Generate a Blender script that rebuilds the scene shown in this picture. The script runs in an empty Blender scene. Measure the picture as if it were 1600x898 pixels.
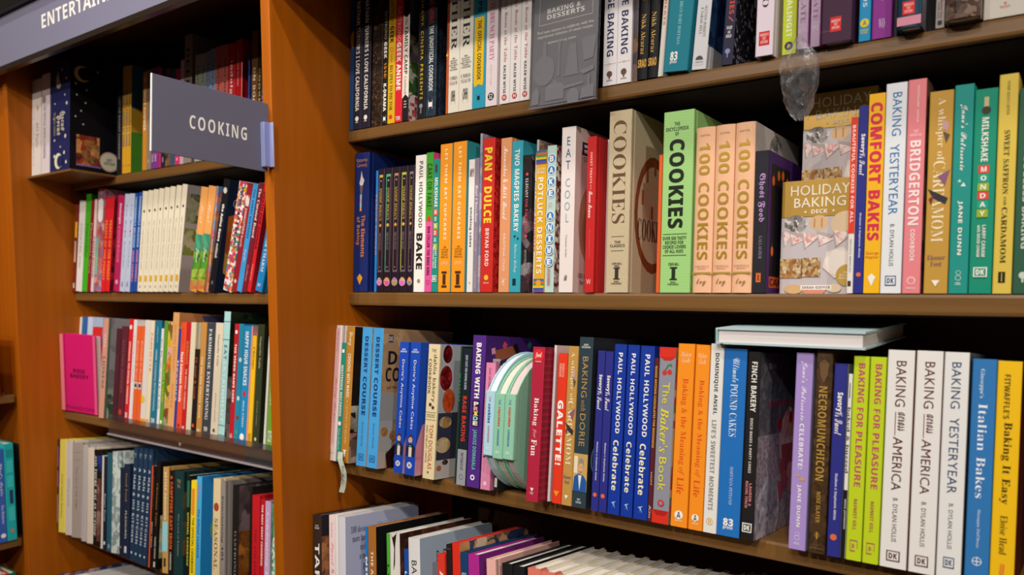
import bpy, bmesh, math, random
from mathutils import Matrix, Vector
random.seed(7)
scene = bpy.context.scene
COL = scene.collection

# ------------------------------------------------------------------ camera
F, YAW, PITCH, ROLL, PPY = 1237.46, .63648, .063493, .0069478, 518.3
CAM = Vector((0, -1.10, 0))
cy, sy, cp, sp = math.cos(YAW), math.sin(YAW), math.cos(PITCH), math.sin(PITCH)
fwd = Vector((-sy*cp, cy*cp, -sp)); rgt = Vector((cy, sy, 0)); dwn = fwd.cross(rgt)
cr, sr = math.cos(ROLL), math.sin(ROLL)
rgt, dwn = cr*rgt+sr*dwn, -sr*rgt+cr*dwn
cam = bpy.data.cameras.new('camera'); camo = bpy.data.objects.new('camera', cam); COL.objects.link(camo)
camo.matrix_world = Matrix(((rgt.x, -dwn.x, -fwd.x, CAM.x), (rgt.y, -dwn.y, -fwd.y, CAM.y), (rgt.z, -dwn.z, -fwd.z, CAM.z), (0, 0, 0, 1)))
cam.sensor_width = 36; cam.lens = F/1600*36; cam.shift_y = (PPY-449)/1600; cam.clip_start = .02
cam.dof.use_dof = True; cam.dof.focus_distance = 1.32; cam.dof.aperture_fstop = 4.2
scene.camera = camo

# ------------------------------------------------------------------ light
scene.view_settings.view_transform = 'Standard'; scene.view_settings.look = 'None'
scene.view_settings.exposure = 0.0; scene.view_settings.gamma = 1; scene.view_settings.use_curve_mapping = False
wd = bpy.data.worlds.new('store_ambience'); scene.world = wd; wd.use_nodes = True
bg = wd.node_tree.nodes['Background']; bg.inputs[0].default_value = (1, .86, .74, 1); bg.inputs[1].default_value = .06
def spot(name, loc, aim, power, col, ang=75, rad=.045):
    l = bpy.data.lights.new(name, 'SPOT'); l.energy = power; l.color = col; l.spot_size = math.radians(ang); l.spot_blend = .5
    l.shadow_soft_size = rad
    o = bpy.data.objects.new(name, l); COL.objects.link(o); o.location = loc
    o.rotation_euler = (Vector(aim)-Vector(loc)).to_track_quat('-Z', 'Y').to_euler()
WARM, NEUT = (1, .87, .74), (1, .93, .85)
spot('ceiling_spot_near', (.1, -1.05, 2.05), (-.7, 0, -.3), 80, NEUT)
spot('ceiling_spot_near_left', (-1.9, -1.05, 2.05), (-1.95, 0, -.3), 60, NEUT)
spot('ceiling_spot_far', (.35, -3.4, 1.90), (-.6, 0, -.2), 160, NEUT, 60)
spot('ceiling_spot_middle', (-.1, -2.5, 2.05), (-.6, 0, -.25), 85, NEUT, 60)
spot('ceiling_spot_far_left', (-1.5, -3.4, 1.90), (-1.7, 0, -.2), 125, NEUT, 60)
spot('ceiling_spot_middle_left', (-2.0, -2.5, 2.05), (-1.9, 0, -.25), 60, NEUT, 60)
spot('added_fill_right', (2.1, -2.3, 2.0), (-.6, 0, -.35), 150, NEUT, 55)  # added lamp with no known source, brightens covers and panels facing right
spot('added_fill_distant', (-2.2, -6.0, 2.05), (-1.75, 0, .25), 330, WARM, 17)  # added low lamp with no known source, lifts the dim top left books

# ------------------------------------------------------------------ helpers
def lin(h):
    h = h.lstrip('#')
    if len(h) == 3: h = ''.join(c*2 for c in h)
    v = [int(h[i:i+2], 16)/255 for i in (0, 2, 4)]
    return tuple((c/12.92 if c <= .04045 else ((c+.055)/1.055)**2.4) for c in v)+(1,)
MATS = {}
def mat(col, kind='matte'):
    k = (col, kind)
    if k in MATS: return MATS[k]
    m = bpy.data.materials.new(kind+'_'+col.strip('#')); m.use_nodes = True; nt = m.node_tree; b = nt.nodes['Principled BSDF']
    b.inputs['Base Color'].default_value = lin(col)
    r, sheen = {'matte': (.55, 0), 'gloss': (.28, 0), 'ink': (.5, 0), 'cloth': (.85, .2), 'foil': (.32, 0), 'plastic': (.35, 0), 'paper': (.8, 0)}[kind]
    b.inputs['Roughness'].default_value = r; b.inputs['Specular IOR Level'].default_value = .42 if kind in ('gloss', 'foil', 'plastic') else .2
    if kind == 'foil': b.inputs['Metallic'].default_value = .35
    if kind == 'cloth':
        tc = nt.nodes.new('ShaderNodeTexCoord'); w = nt.nodes.new('ShaderNodeTexNoise'); w.inputs['Scale'].default_value = 900
        mp = nt.nodes.new('ShaderNodeMapping'); mp.inputs['Scale'].default_value = (1, 1, .25)
        nt.links.new(tc.outputs['Object'], mp.inputs[0]); nt.links.new(mp.outputs[0], w.inputs['Vector'])
        mx = nt.nodes.new('ShaderNodeMixRGB'); mx.blend_type = 'MULTIPLY'; mx.inputs[0].default_value = .35
        mx.inputs[1].default_value = lin(col); nt.links.new(w.outputs[0], mx.inputs[2])
        gm = nt.nodes.new('ShaderNodeMixRGB'); gm.blend_type = 'MULTIPLY'; gm.inputs[0].default_value = 1; gm.inputs[2].default_value = (1.2, 1.2, 1.2, 1)
        nt.links.new(mx.outputs[0], gm.inputs[1]); nt.links.new(gm.outputs[0], b.inputs['Base Color'])
        bp = nt.nodes.new('ShaderNodeBump'); bp.inputs['Strength'].default_value = .25; bp.inputs['Distance'].default_value = .0006
        nt.links.new(w.outputs[0], bp.inputs['Height']); nt.links.new(bp.outputs[0], b.inputs['Normal'])
    MATS[k] = m; return m
def ramp(nt, cols, const=True):
    r = nt.nodes.new('ShaderNodeValToRGB'); e = r.color_ramp; e.interpolation = 'CONSTANT' if const else 'LINEAR'
    while len(e.elements) < len(cols): e.elements.new(.5)
    for i, c in enumerate(cols):
        e.elements[i].position = i/len(cols) if const else i/(len(cols)-1); e.elements[i].color = lin(c)
    return r
def pic(cols, scale=60, kind='v', rough=.4):
    """printed picture: scattered patches of the colours of the photograph printed there"""
    cols = cols.split(); k = ('pic', tuple(cols), scale, kind)
    if k in MATS: return MATS[k]
    m = bpy.data.materials.new('printed_picture'); m.use_nodes = True; nt = m.node_tree; b = nt.nodes['Principled BSDF']
    b.inputs['Roughness'].default_value = rough; b.inputs['Specular IOR Level'].default_value = .25
    tc = nt.nodes.new('ShaderNodeTexCoord')
    if kind == 'v':
        n = nt.nodes.new('ShaderNodeTexNoise'); n.inputs['Scale'].default_value = scale*1.3; n.inputs['Detail'].default_value = 3
        ad = nt.nodes.new('ShaderNodeMixRGB'); ad.blend_type = 'ADD'; ad.inputs[0].default_value = 1
        mu = nt.nodes.new('ShaderNodeMixRGB'); mu.blend_type = 'MULTIPLY'; mu.inputs[0].default_value = 1; q = .9/scale; mu.inputs[2].default_value = (q, q, q, 1)
        nt.links.new(tc.outputs['Object'], n.inputs['Vector']); nt.links.new(n.outputs[1], mu.inputs[1])
        nt.links.new(tc.outputs['Object'], ad.inputs[1]); nt.links.new(mu.outputs[0], ad.inputs[2])
        v = nt.nodes.new('ShaderNodeTexVoronoi'); v.inputs['Scale'].default_value = scale; nt.links.new(ad.outputs[0], v.inputs['Vector'])
        s = nt.nodes.new('ShaderNodeSeparateColor'); nt.links.new(v.outputs['Color'], s.inputs[0])
        mr = nt.nodes.new('ShaderNodeMath'); mr.operation = 'MULTIPLY_ADD'; mr.inputs[1].default_value = .35; nt.links.new(n.outputs[0], mr.inputs[0])
        sb = nt.nodes.new('ShaderNodeMath'); sb.operation = 'MULTIPLY_ADD'; sb.inputs[1].default_value = .9; sb.inputs[2].default_value = -.12
        nt.links.new(s.outputs[0], sb.inputs[0]); nt.links.new(sb.outputs[0], mr.inputs[2])
        r = ramp(nt, cols, False); nt.links.new(mr.outputs[0], r.inputs[0])
    elif kind == 'n':
        n = nt.nodes.new('ShaderNodeTexNoise'); n.inputs['Scale'].default_value = scale; n.inputs['Detail'].default_value = 4
        nt.links.new(tc.outputs['Object'], n.inputs['Vector']); r = ramp(nt, cols); nt.links.new(n.outputs[0], r.inputs[0])
        for i, e in enumerate(r.color_ramp.elements): e.position = .32+.36*i/len(cols)
    else:  # 'x','z','k': bands or checks
        s = nt.nodes.new('ShaderNodeSeparateXYZ'); nt.links.new(tc.outputs['Object'], s.inputs[0])
        if kind == 'k':
            v = nt.nodes.new('ShaderNodeTexVoronoi'); v.inputs['Scale'].default_value = scale; v.inputs['Randomness'].default_value = 0
            nt.links.new(tc.outputs['Object'], v.inputs['Vector']); sp_ = nt.nodes.new('ShaderNodeSeparateColor'); nt.links.new(v.outputs['Color'], sp_.inputs[0]); out = sp_.outputs[0]
        else:
            a = nt.nodes.new('ShaderNodeMath'); a.operation = 'MULTIPLY'; a.inputs[1].default_value = scale
            nt.links.new(s.outputs[0 if kind == 'x' else 2], a.inputs[0]); f = nt.nodes.new('ShaderNodeMath'); f.operation = 'FRACT'; nt.links.new(a.outputs[0], f.inputs[0]); out = f.outputs[0]
        r = ramp(nt, cols); nt.links.new(out, r.inputs[0])
    nt.links.new(r.outputs[0], b.inputs['Base Color'])
    MATS[k] = m; return m
def page_mat(c0='#efe6d6', c1='#cfc4b2'):
    k = ('page', c0)
    if k in MATS: return MATS[k]
    m = bpy.data.materials.new('page_edges'); m.use_nodes = True; nt = m.node_tree; b = nt.nodes['Principled BSDF']; b.inputs['Roughness'].default_value = .8
    tc = nt.nodes.new('ShaderNodeTexCoord'); mp = nt.nodes.new('ShaderNodeMapping'); mp.inputs['Scale'].default_value = (1500, 6, 6)
    n = nt.nodes.new('ShaderNodeTexNoise'); n.inputs['Scale'].default_value = 1; n.inputs['Detail'].default_value = 2
    nt.links.new(tc.outputs['Object'], mp.inputs[0]); nt.links.new(mp.outputs[0], n.inputs['Vector'])
    r = ramp(nt, [c1, c0, c0], False); nt.links.new(n.outputs[0], r.inputs[0]); nt.links.new(r.outputs[0], b.inputs['Base Color'])
    MATS[k] = m; return m
def wood_mat(name, c0, c1, rough=.35, axis='z'):
    m = bpy.data.materials.new(name); m.use_nodes = True; nt = m.node_tree; b = nt.nodes['Principled BSDF']; b.inputs['Roughness'].default_value = rough; b.inputs['Specular IOR Level'].default_value = .3
    tc = nt.nodes.new('ShaderNodeTexCoord'); mp = nt.nodes.new('ShaderNodeMapping')
    mp.inputs['Scale'].default_value = {'z': (30, 30, 1.2), 'x': (1.2, 40, 60)}[axis]
    n = nt.nodes.new('ShaderNodeTexNoise'); n.inputs['Scale'].default_value = 2.2; n.inputs['Detail'].default_value = 5
    nt.links.new(tc.outputs['Object'], mp.inputs[0]); nt.links.new(mp.outputs[0], n.inputs['Vector'])
    r = ramp(nt, [c0, c1], False); r.color_ramp.elements[0].position = .3; r.color_ramp.elements[1].position = .7
    nt.links.new(n.outputs[0], r.inputs[0]); nt.links.new(r.outputs[0], b.inputs['Base Color'])
    return m
def clear_mat(name, tint=(1, 1, 1, 1), op=.12, rough=.05, bump=False, gloss=.25, fk=1):
    m = bpy.data.materials.new(name); m.use_nodes = True; nt = m.node_tree; nt.nodes.remove(nt.nodes['Principled BSDF'])
    out = nt.nodes['Material Output']; tr = nt.nodes.new('ShaderNodeBsdfTransparent'); tr.inputs[0].default_value = tint
    gl = nt.nodes.new('ShaderNodeBsdfGlossy'); gl.inputs['Roughness'].default_value = rough
    df = nt.nodes.new('ShaderNodeBsdfDiffuse'); df.inputs[0].default_value = (.75, .75, .78, 1)
    a = nt.nodes.new('ShaderNodeMixShader'); a.inputs[0].default_value = op; nt.links.new(tr.outputs[0], a.inputs[1]); nt.links.new(df.outputs[0], a.inputs[2])
    fr = nt.nodes.new('ShaderNodeFresnel'); fr.inputs[0].default_value = 1.45
    ml = nt.nodes.new('ShaderNodeMath'); ml.operation = 'MULTIPLY_ADD'; ml.inputs[1].default_value = fk; ml.inputs[2].default_value = gloss-.2; ml.use_clamp = True; nt.links.new(fr.outputs[0], ml.inputs[0])
    c = nt.nodes.new('ShaderNodeMixShader'); nt.links.new(ml.outputs[0], c.inputs[0]); nt.links.new(a.outputs[0], c.inputs[1]); nt.links.new(gl.outputs[0], c.inputs[2])
    nt.links.new(c.outputs[0], out.inputs[0])
    if bump:
        tc = nt.nodes.new('ShaderNodeTexCoord'); n = nt.nodes.new('ShaderNodeTexNoise'); n.inputs['Scale'].default_value = 120; n.inputs['Detail'].default_value = 3
        nt.links.new(tc.outputs['Object'], n.inputs['Vector']); bp = nt.nodes.new('ShaderNodeBump'); bp.inputs['Strength'].default_value = .8; bp.inputs['Distance'].default_value = .004
        nt.links.new(n.outputs[0], bp.inputs['Height']); nt.links.new(bp.outputs[0], gl.inputs['Normal'])
    return m

def link(name, me, parent=None, m=None):
    o = bpy.data.objects.new(name, me); COL.objects.link(o)
    if parent: o.parent = parent
    if m: me.materials.append(m)
    return o
def tag(o, label, cat, group=None, kind=None):
    if label: o['label'] = label
    if cat: o['category'] = cat
    if group: o['group'] = group
    if kind: o['kind'] = kind
    return o
def empty(name, mtx):
    o = bpy.data.objects.new(name, None); COL.objects.link(o); o.matrix_world = mtx; o.empty_display_size = .02; return o
def box_mesh(name, lo, hi, bev=0):
    bm = bmesh.new(); bmesh.ops.create_cube(bm, size=1)
    for v in bm.verts: v.co = Vector([lo[i]+(v.co[i]+.5)*(hi[i]-lo[i]) for i in range(3)])
    if bev: bmesh.ops.bevel(bm, geom=bm.edges[:], offset=bev, segments=2, affect='EDGES', profile=.6)
    me = bpy.data.meshes.new(name); bm.to_mesh(me); bm.free(); return me
def box(name, lo, hi, m, parent=None, bev=0):
    return link(name, box_mesh(name, lo, hi, bev), parent, m)
def extrude(name, prof, z0, z1):
    n = len(prof); vs = [(x, y, z0) for x, y in prof]+[(x, y, z1) for x, y in prof]
    fs = [(i, (i+1) % n, n+(i+1) % n, n+i) for i in range(n)]+[tuple(range(n-1, -1, -1)), tuple(range(n, 2*n))]
    me = bpy.data.meshes.new(name); me.from_pydata(vs, [], fs); me.validate(); return me

# projection: where a point of the place appears in the photograph
def proj(P):
    v = Vector(P)-CAM; w = v.dot(fwd); return 800+F*v.dot(rgt)/w, PPY+F*v.dot(dwn)/w
def ray(x, y): return rgt*((x-800)/F)+dwn*((y-PPY)/F)+fwd
def solve(P0, D, px, axis):
    """parameter s for which P0+s*D appears at column (axis 0) or row (axis 1) px"""
    a = rgt if axis == 0 else dwn; k = (px-(800 if axis == 0 else PPY))/F
    v = P0-CAM; n = a-fwd*k
    return -v.dot(n)/D.dot(n)
def on_plane(px, py, i, val):
    r = ray(px, py); return CAM+r*((val-CAM[i])/r[i])

# ------------------------------------------------------------------ lettering
FONTCACHE = {}
MAP = {'b': (0x1D5D4, 0x1D5EE, 0x1D7EC), 'B': (0x1D5D4, 0x1D5EE, 0x1D7EC), 'k': (0x1D5D4, 0x1D5EE, 0x1D7EC), 'm': (0x1D400, 0x1D41A, 0x1D7CE), 'M': (0x1D400, 0x1D41A, 0x1D7CE), 'i': (0x1D434, 0x1D44E, 0),
       'I': (0x1D468, 0x1D482, 0x1D7CE), 'c': (0x1D4D0, 0x1D4EA, 0x1D7CE), 'f': (0x1D56C, 0x1D586, 0x1D7CE), 'o': (0x1D63C, 0x1D656, 0x1D7EC)}
OFS = {'k': .022, 'm': -.010, 'c': .004}
def styled(t, st):
    if st not in MAP: return t
    U, L, N = MAP[st]; out = ''
    for c in t:
        if 'A' <= c <= 'Z': out += chr(U+ord(c)-65)
        elif 'a' <= c <= 'z': out += 'ℎ' if (st == 'i' and c == 'h') else chr(L+ord(c)-97)
        elif '0' <= c <= '9' and N: out += chr(N+ord(c)-48)
        else: out += c
    return out
PRINTS = []       # deferred: (object, elements, width, height, depth offset, face)
def bake_texts():
    """lay each string out from single letter shapes, every letter made once"""
    keys = {}
    for (o, els, W, H, face) in PRINTS:
        for e in els:
            if e[0] in 'th': e = [q for q in e if not isinstance(q, dict)]; keys[(e[1], e[6] if len(e) > 6 else 'b')] = None
    glyphs = {}
    for (tx, st) in keys:
        for ch in tx:
            if ch not in ' \n': glyphs[(ch, st)] = None
    def mk(body, st):
        c = bpy.data.curves.new('letters', 'FONT'); c.body = body; c.resolution_u = 2; c.offset = OFS.get(st, 0); c.space_line = 4
        o = bpy.data.objects.new('letters', c); COL.objects.link(o); return o
    sts = {}
    for ch, st in glyphs: sts.setdefault(st, []).append(ch)
    obs = [(st, L, mk('\n'.join(styled(c, st) for c in L), st), mk('\n'.join(styled(c, st)+'|' for c in L), st)) for st, L in sts.items()]
    bar = mk('|', 's'); two = mk('|\n|', 's')
    bpy.context.view_layer.update(); dg = bpy.context.evaluated_depsgraph_get()
    def shape(o):
        me = bpy.data.meshes.new_from_object(o.evaluated_get(dg)); v = [(q.co.x, q.co.y) for q in me.vertices]; f = [tuple(p.vertices) for p in me.polygons]
        bpy.data.meshes.remove(me); return v, f
    bx = max(v[0] for v in shape(bar)[0]); step = min(v[1] for v in shape(bar)[0])-min(v[1] for v in shape(two)[0]); G = {}
    for st, L, o1, o2 in obs:
        v, f = shape(o1); v2, _ = shape(o2)
        ln = lambda y: int(round((.3-y)/step))
        vl = [ln(q[1]) for q in v]; ff = {}
        for g in f: ff.setdefault(vl[g[0]], []).append(g)
        xm = {}
        for q in v2: k = ln(q[1]); xm[k] = max(xm.get(k, 0), q[0])
        for i, ch in enumerate(L):
            ids = [k for k in range(len(v)) if vl[k] == i]; ix = {k: n for n, k in enumerate(ids)}
            G[(ch, st)] = ([(v[k][0], v[k][1]+i*step) for k in ids], [tuple(ix[k] for k in g) for g in ff.get(i, [])], xm.get(i, .5)-bx)
    for st, L, o1, o2 in obs+[('', [], bar, two)]:
        for o in (o1, o2): c = o.data; bpy.data.objects.remove(o); bpy.data.curves.remove(c)
    for (tx, st) in keys:
        V, Fc, y = [], [], 0; track = {'w': .16, 'B': .13}.get(st, .02)
        lines = tx.split('\n')
        for ln in lines:
            x = 0; part = []
            for ch in ln:
                if ch == ' ': x += .30+track; continue
                v, f, adv = G[(ch, st)]; part.append((x, v, f)); x += adv+track
            for (dx, v, f) in part:
                n = len(V); V += [(q[0]+dx-x/2, q[1]+y) for q in v]; Fc += [tuple(n+i for i in g) for g in f]
            y -= .95
        if V:
            x0 = min(v[0] for v in V); x1 = max(v[0] for v in V); y0 = min(v[1] for v in V); y1 = max(v[1] for v in V)
            V = [((x-x0)/max(x1-x0, 1e-6), (y-y0)/max(y1-y0, 1e-6)) for x, y in V]
        FONTCACHE[(tx, st)] = (V, Fc)
def clip(poly, W, H):
    for ax, lim, sg in ((0, 0, 1), (0, W, -1), (1, 0, 1), (1, H, -1)):
        out = []
        for i, p in enumerate(poly):
            q = poly[i-1]; dp, dq = (p[ax]-lim)*sg, (q[ax]-lim)*sg
            if (dp >= 0) != (dq >= 0):
                t_ = dq/(dq-dp); out.append((q[0]+(p[0]-q[0])*t_, q[1]+(p[1]-q[1])*t_))
            if dp >= 0: out.append(p)
        poly = out
        if len(poly) < 3: return []
    return poly
def build_prints():
    bake_texts()
    for (o, els, W, H, face) in PRINTS:
        V, Fc, MI, ms = [], [], [], []; lay0 = 0
        def add(vs, fs, m, lay):
            if m not in ms: ms.append(m)
            b = len(V)
            d = .0003+.00007*(lay0+lay); e_ = 1e-6; at = lambda u, z: (u, -d, z) if face == 'spine' else (d, u, z)
            if all(-e_ <= u <= W+e_ and -e_ <= z <= H+e_ for u, z in vs):
                V.extend(at(u, z) for u, z in vs); Fc.extend(tuple(b+i for i in f) for f in fs); MI.extend([ms.index(m)]*len(fs)); return
            for f in fs:
                p = clip([vs[i] for i in f], W, H)
                if p: n = len(V); V.extend(at(u, z) for u, z in p); Fc.append(tuple(range(n, n+len(p)))); MI.append(ms.index(m))
        for e in els:
            lay = 0
            if isinstance(e[-1], dict): lay = e[-1]['lay']; e = e[:-1]
            k = e[0]
            if k == 't' or k == 'h':
                st = e[6] if len(e) > 6 else 'b'; u = e[7] if len(e) > 7 else .5
                vs, fs = FONTCACHE[(e[1], st)]; a, b, w = e[2], e[3], e[4]; m = mat(*(e[5].split('/')+['ink'])[:2])
                z1, z0 = H*(1-a), H*(1-b)
                if k == 't': p = [((u-w/2+w*y)*W, z1+(z0-z1)*x) for x, y in vs]
                else: p = [((u-w/2+w*x)*W, z0+(z1-z0)*y) for x, y in vs]
                add(p, fs, m, lay)
            elif k == 'r' or k == 'p':
                a, b, u0, u1 = e[1:5]; m = mat(e[5], 'matte') if k == 'r' else (pic(*e[5]) if isinstance(e[5], tuple) else pic(e[5]))
                add([(u0*W, H*(1-b)), (u1*W, H*(1-b)), (u1*W, H*(1-a)), (u0*W, H*(1-a))], [(0, 1, 2, 3)], m, lay)
            elif k == 'q':                                   # quadrilateral or polygon from (u, a) pairs
                pts = e[1]; add([(u*W, H*(1-a)) for u, a in pts], [tuple(range(len(pts)))], mat(e[2], 'matte') if isinstance(e[2], str) else pic(*e[2]), lay)
            elif k == 'o' or k == 'g':                       # disc / ring
                a, r, c = e[1:4]; u = e[4] if len(e) > 4 else .5; asp = e[5] if len(e) > 5 else 1; n = 24; R = r*W
                m = mat(c, 'matte') if isinstance(c, str) else pic(*c)
                P = lambda q, R: (u*W+R*math.cos(q), H*(1-a)+R*asp*math.sin(q))
                if k == 'o': add([P(6.2832*i/n, R) for i in range(n)], [tuple(range(n))], m, lay)
                else:
                    vs = [P(6.2832*i/n, R) for i in range(n)]+[P(6.2832*i/n, R*.84) for i in range(n)]
                    add(vs, [(i, (i+1) % n, n+(i+1) % n, n+i) for i in range(n)], m, lay)
            elif k == 'y':                                   # regular polygon: (a, r, colour, sides, turn, u)
                a, r, c, n, q0 = e[1:6]; u = e[6] if len(e) > 6 else .5
                add([(u*W+r*W*math.cos(q0+6.2832*i/n), H*(1-a)+r*W*math.sin(q0+6.2832*i/n)) for i in range(n)], [tuple(range(n))], mat(c, 'matte'), lay)
        me = o.data; me.from_pydata(V, [], Fc)
        for m in ms: me.materials.append(m)
        me.polygons.foreach_set('material_index', MI); me.update()
def prints(name, els, W, H, parent, face, off):
    """print on a book or sign: title, author, emblem and picture are parts of their own"""
    if not els: return
    els = [e for x in els for e in (x if isinstance(x, list) else [x])]
    els = [e for e in els if not (e[0] in 'th' and e[4] <= 0)]
    tx = [e for e in els if e[0] in 'th']; area = lambda e: (e[3]-e[2])*e[4]*(1 if len(e[1]) > 2 else .5)
    big = max(tx, key=area) if tx else None; out = {}
    for i, e in enumerate(els):
        k = e[0]
        if k in 'th':
            if e[2] < .008: e = (k, e[1], .008)+e[3:]
            if name != 'spine_print': n = {'front_print': 'cover_lettering'}.get(name, name.replace('_print', '_lettering'))
            elif e[2] > .84: n = 'publisher_emblem'
            elif e[4] >= .6*big[4] and e[3]-e[2] > .06 or e is big: n = 'title_lettering'
            else: n = 'author_lettering'
        elif name != 'spine_print': n = {'front_print': 'cover_picture'}.get(name, name.replace('_print', '_picture'))
        elif k in 'rp' and e[4]-e[3] > .89: n = 'spine_band'
        elif k in 'oygq' and isinstance(e[1], (int, float)) and e[1] > .84 or k in 'rp' and e[1] > .84: n = 'publisher_emblem'
        else: n = 'spine_ornament'
        out.setdefault(n, []).append(e+({'lay': i},))
    for n, l in out.items():
        o = link(n, bpy.data.meshes.new(n), parent); o.location = off; PRINTS.append((o, l, W, H, face))
    return o
def dk(a, c, bgc, s=.36): return [('r', a-.024, a+.024, .5-s, .5+s, c), ('r', a-.019, a+.019, .5-s*.82, .5+s*.82, bgc), ('h', 'DK', a-.013, a+.013, s*1.25, c, 'k')]

def squeeze(els, k):
    """cover art laid out within the first fw metres beside the spine; full-width fields stay full width"""
    if k >= 1: return els
    out = []
    for e in [e for x in els for e in (x if isinstance(x, list) else [x])]:
        e = list(e); c = e[0]
        if c in 'th':
            if len(e) < 7: e.append('b')
            if len(e) < 8: e.append(.5)
            e[4] *= k; e[7] *= k
        elif c in 'rp': e[3] *= k; e[4] = 1 if e[4] == 1 else e[4]*k
        elif c in 'og':
            if len(e) < 5: e.append(.5)
            e[2] *= k; e[4] *= k
        elif c == 'y':
            if len(e) < 7: e.append(.5)
            e[2] *= k; e[6] *= k
        elif c == 'q': e[1] = tuple((u*k, a) for u, a in e[1])
        out.append(tuple(e))
    return out
# ------------------------------------------------------------------ one book
def book(name, T, Dp, H, col, mtx, label, cat='book', group=None, els=(), front=(), pb=False, b=0, q=None, kind='matte', page=None, tex=None, fw=None):
    root = empty(name, mtx); tag(root, label, cat, group)
    c = .0007 if pb else (.0026 if T > .012 else .0015); c = min(c, T*.2)
    ins = .0004 if pb else .003
    r = min(.0007 if pb else .0016, T/4)
    left = [(0, Dp)]
    if not pb and T > .011: left += [(0, .0125), (.0011, .0095), (.0011, .0082), (0, .0055)]
    left += [(0, r), (r*.3, r*.3), (r, 0)]
    mid = [(T*k/6, -b*(1-(k/3-1)**2)) for k in range(1, 6)] if b else []
    right = [(T-x, y) for x, y in reversed(left)]
    prof = left+mid+right+[(T-c, Dp), (T-c, c), (c, c), (c, Dp)]
    m = tex or mat(col, kind)
    link('cover', extrude('cover', prof, 0, H), root, m)
    if q:
        d = .017; p2 = [(-.0002, d), (-.0002, 0), (0, -.0004), (T, -.0004), (T+.0002, 0), (T+.0002, d), (T-c, d), (T-c, c), (c, c), (c, d)]
        link('spine_cloth', extrude('spine_cloth', p2, -.0002, H+.0006), root, mat(q, 'cloth'))
    box('page_block', (c*1.05, c*1.3, ins), (T-c*1.05, Dp-ins-.0005, H-ins), page or page_mat(), root)
    prints('spine_print', els, T, H, root, 'spine', (0, -b-(.0004 if q else 0), 0))
    prints('front_print', squeeze(front, (fw or Dp)/Dp), Dp, H, root, 'front', (T, 0, 0))
    return root

ROWS = {}     # name: base y, base z, tilt, words, default lean
ST = {}
def row(name, ox, oy, s): ST.update(row=name, ox=ox, oy=oy, s=s, last=ST.get('last') if ST.get('row') == name else None)
def bk(x0, x1, yt, col, label, els=(), front=(), xt=None, dy=0, dp=None, lean=None, nm='cookbook', **kw):
    R = ROWS[ST['row']]; px = lambda v: ST['ox']+v/ST['s']; py = lambda v: ST['oy']+v/ST['s']
    t = R['t']; up = Vector((0, math.sin(t), math.cos(t))); back = Vector((0, math.cos(t), -math.sin(t)))
    P0 = Vector((0, R['y'], R['z']))+back*dy; ex = Vector((1, 0, 0))
    phi = R['lean'] if lean is None else lean
    if R.get('top'):                                      # columns measured at the upper edge of the spine
        def top_hit(x):
            n = ex.cross(up); r = ray(px(x), py(yt)); s = (P0-CAM).dot(n)/r.dot(n); return CAM+r*s
        A, B = top_hit(x0), top_hit(x1); H = (A-P0).dot(up)/math.cos(phi)
        X0 = A.x-H*math.sin(phi); T = B.x-A.x
    else:
        X0 = solve(P0, ex, px(x0), 0); X1 = solve(P0, ex, px(x1), 0); T = X1-X0
        if yt < 1 and isinstance(yt, float): H = yt
        else: H = solve(P0+ex*(X0+T/2), up, py(yt), 1)
        if xt is not None:
            Q = P0+up*H; XT = solve(Q, ex, px(xt), 0); phi = math.atan2(XT-X0, H); H = H/math.cos(phi)
    key = round(dy, 3); lim = (XS if R['w'].find('right') > 0 else XL)+.0012+max(0, -math.sin(phi)*H)
    if X0 < lim: T = max(.006, T-(lim-X0)); X0 = lim
    L = ST['last']
    if L and abs(L[1]-key) < .05:
        hm = min(H, L[3]); e = max(L[0]-X0, L[0]+hm*math.tan(L[2])-X0-hm*math.tan(phi))+.0006
        if 0 < e < .03: X0 += e; T = max(T-e, T*.55, .005)
    ST['last'] = (X0+T/math.cos(phi), key, phi, H)
    dp = dp or random.choice((.19, .195, .2, .205, .21))
    dp = min(dp, R.get('maxd', .25)-dy)
    mt = Matrix.Translation(P0+ex*X0+up*(max(0, T*math.sin(phi))+.0003))@Matrix.Rotation(-t, 4, 'X')@Matrix.Rotation(phi, 4, 'Y')
    words = label+R['w'] if len((label+R['w']).split()) <= 16 else label
    return book(nm, T, dp, H, col, mt, words, group=R['g'], els=els, front=front, **kw)
def t(*a): return ('t',)+a
def h(*a): return ('h',)+a

# ------------------------------------------------------------------ the place: floor, bookcases
XS, XL = -1.2193, -2.3896
def struct(o, name=None): o['kind'] = 'structure'; return o
carpet = pic('#3a302a #43382f #352b26', 300, 'n', .9)
struct(box('floor', (-4.5, -4.0, -1.52), (1.5, .45, -1.5), carpet))
struct(box('wall_back', (-4.5, .40, -1.5), (1.5, .45, 1.6), mat('#6b4a30')))
CHERRY = wood_mat('cherry_veneer', '#b25e05', '#a45503', .45)
SHELF = wood_mat('shelf_laminate', '#7d592e', '#704e27', .36, 'x')
DARK = wood_mat('dark_back_board', '#4a2c17', '#3f2513', .6)
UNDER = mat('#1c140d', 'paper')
BLACK = mat('#16130f', 'plastic')
def tilted(name, lo, hi, org, tl, m, parent, bev=0):
    o = box(name, lo, hi, m, parent, bev); o.matrix_world = Matrix.Translation(org)@Matrix.Rotation(-tl, 4, 'X'); return o
TOPZ = .64
rb = empty('bookcase', Matrix.Translation((-.55, .05, -1.5))); lb = empty('bookcase', Matrix.Translation((-1.8, .05, -1.5)))
tag(rb, 'tall honey brown wooden bookcase right of the bright upright and the blade sign', 'bookcase')
tag(lb, 'tall honey brown wooden bookcase behind the grey blade sign on the left', 'bookcase')
bpy.context.view_layer.update()
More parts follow.
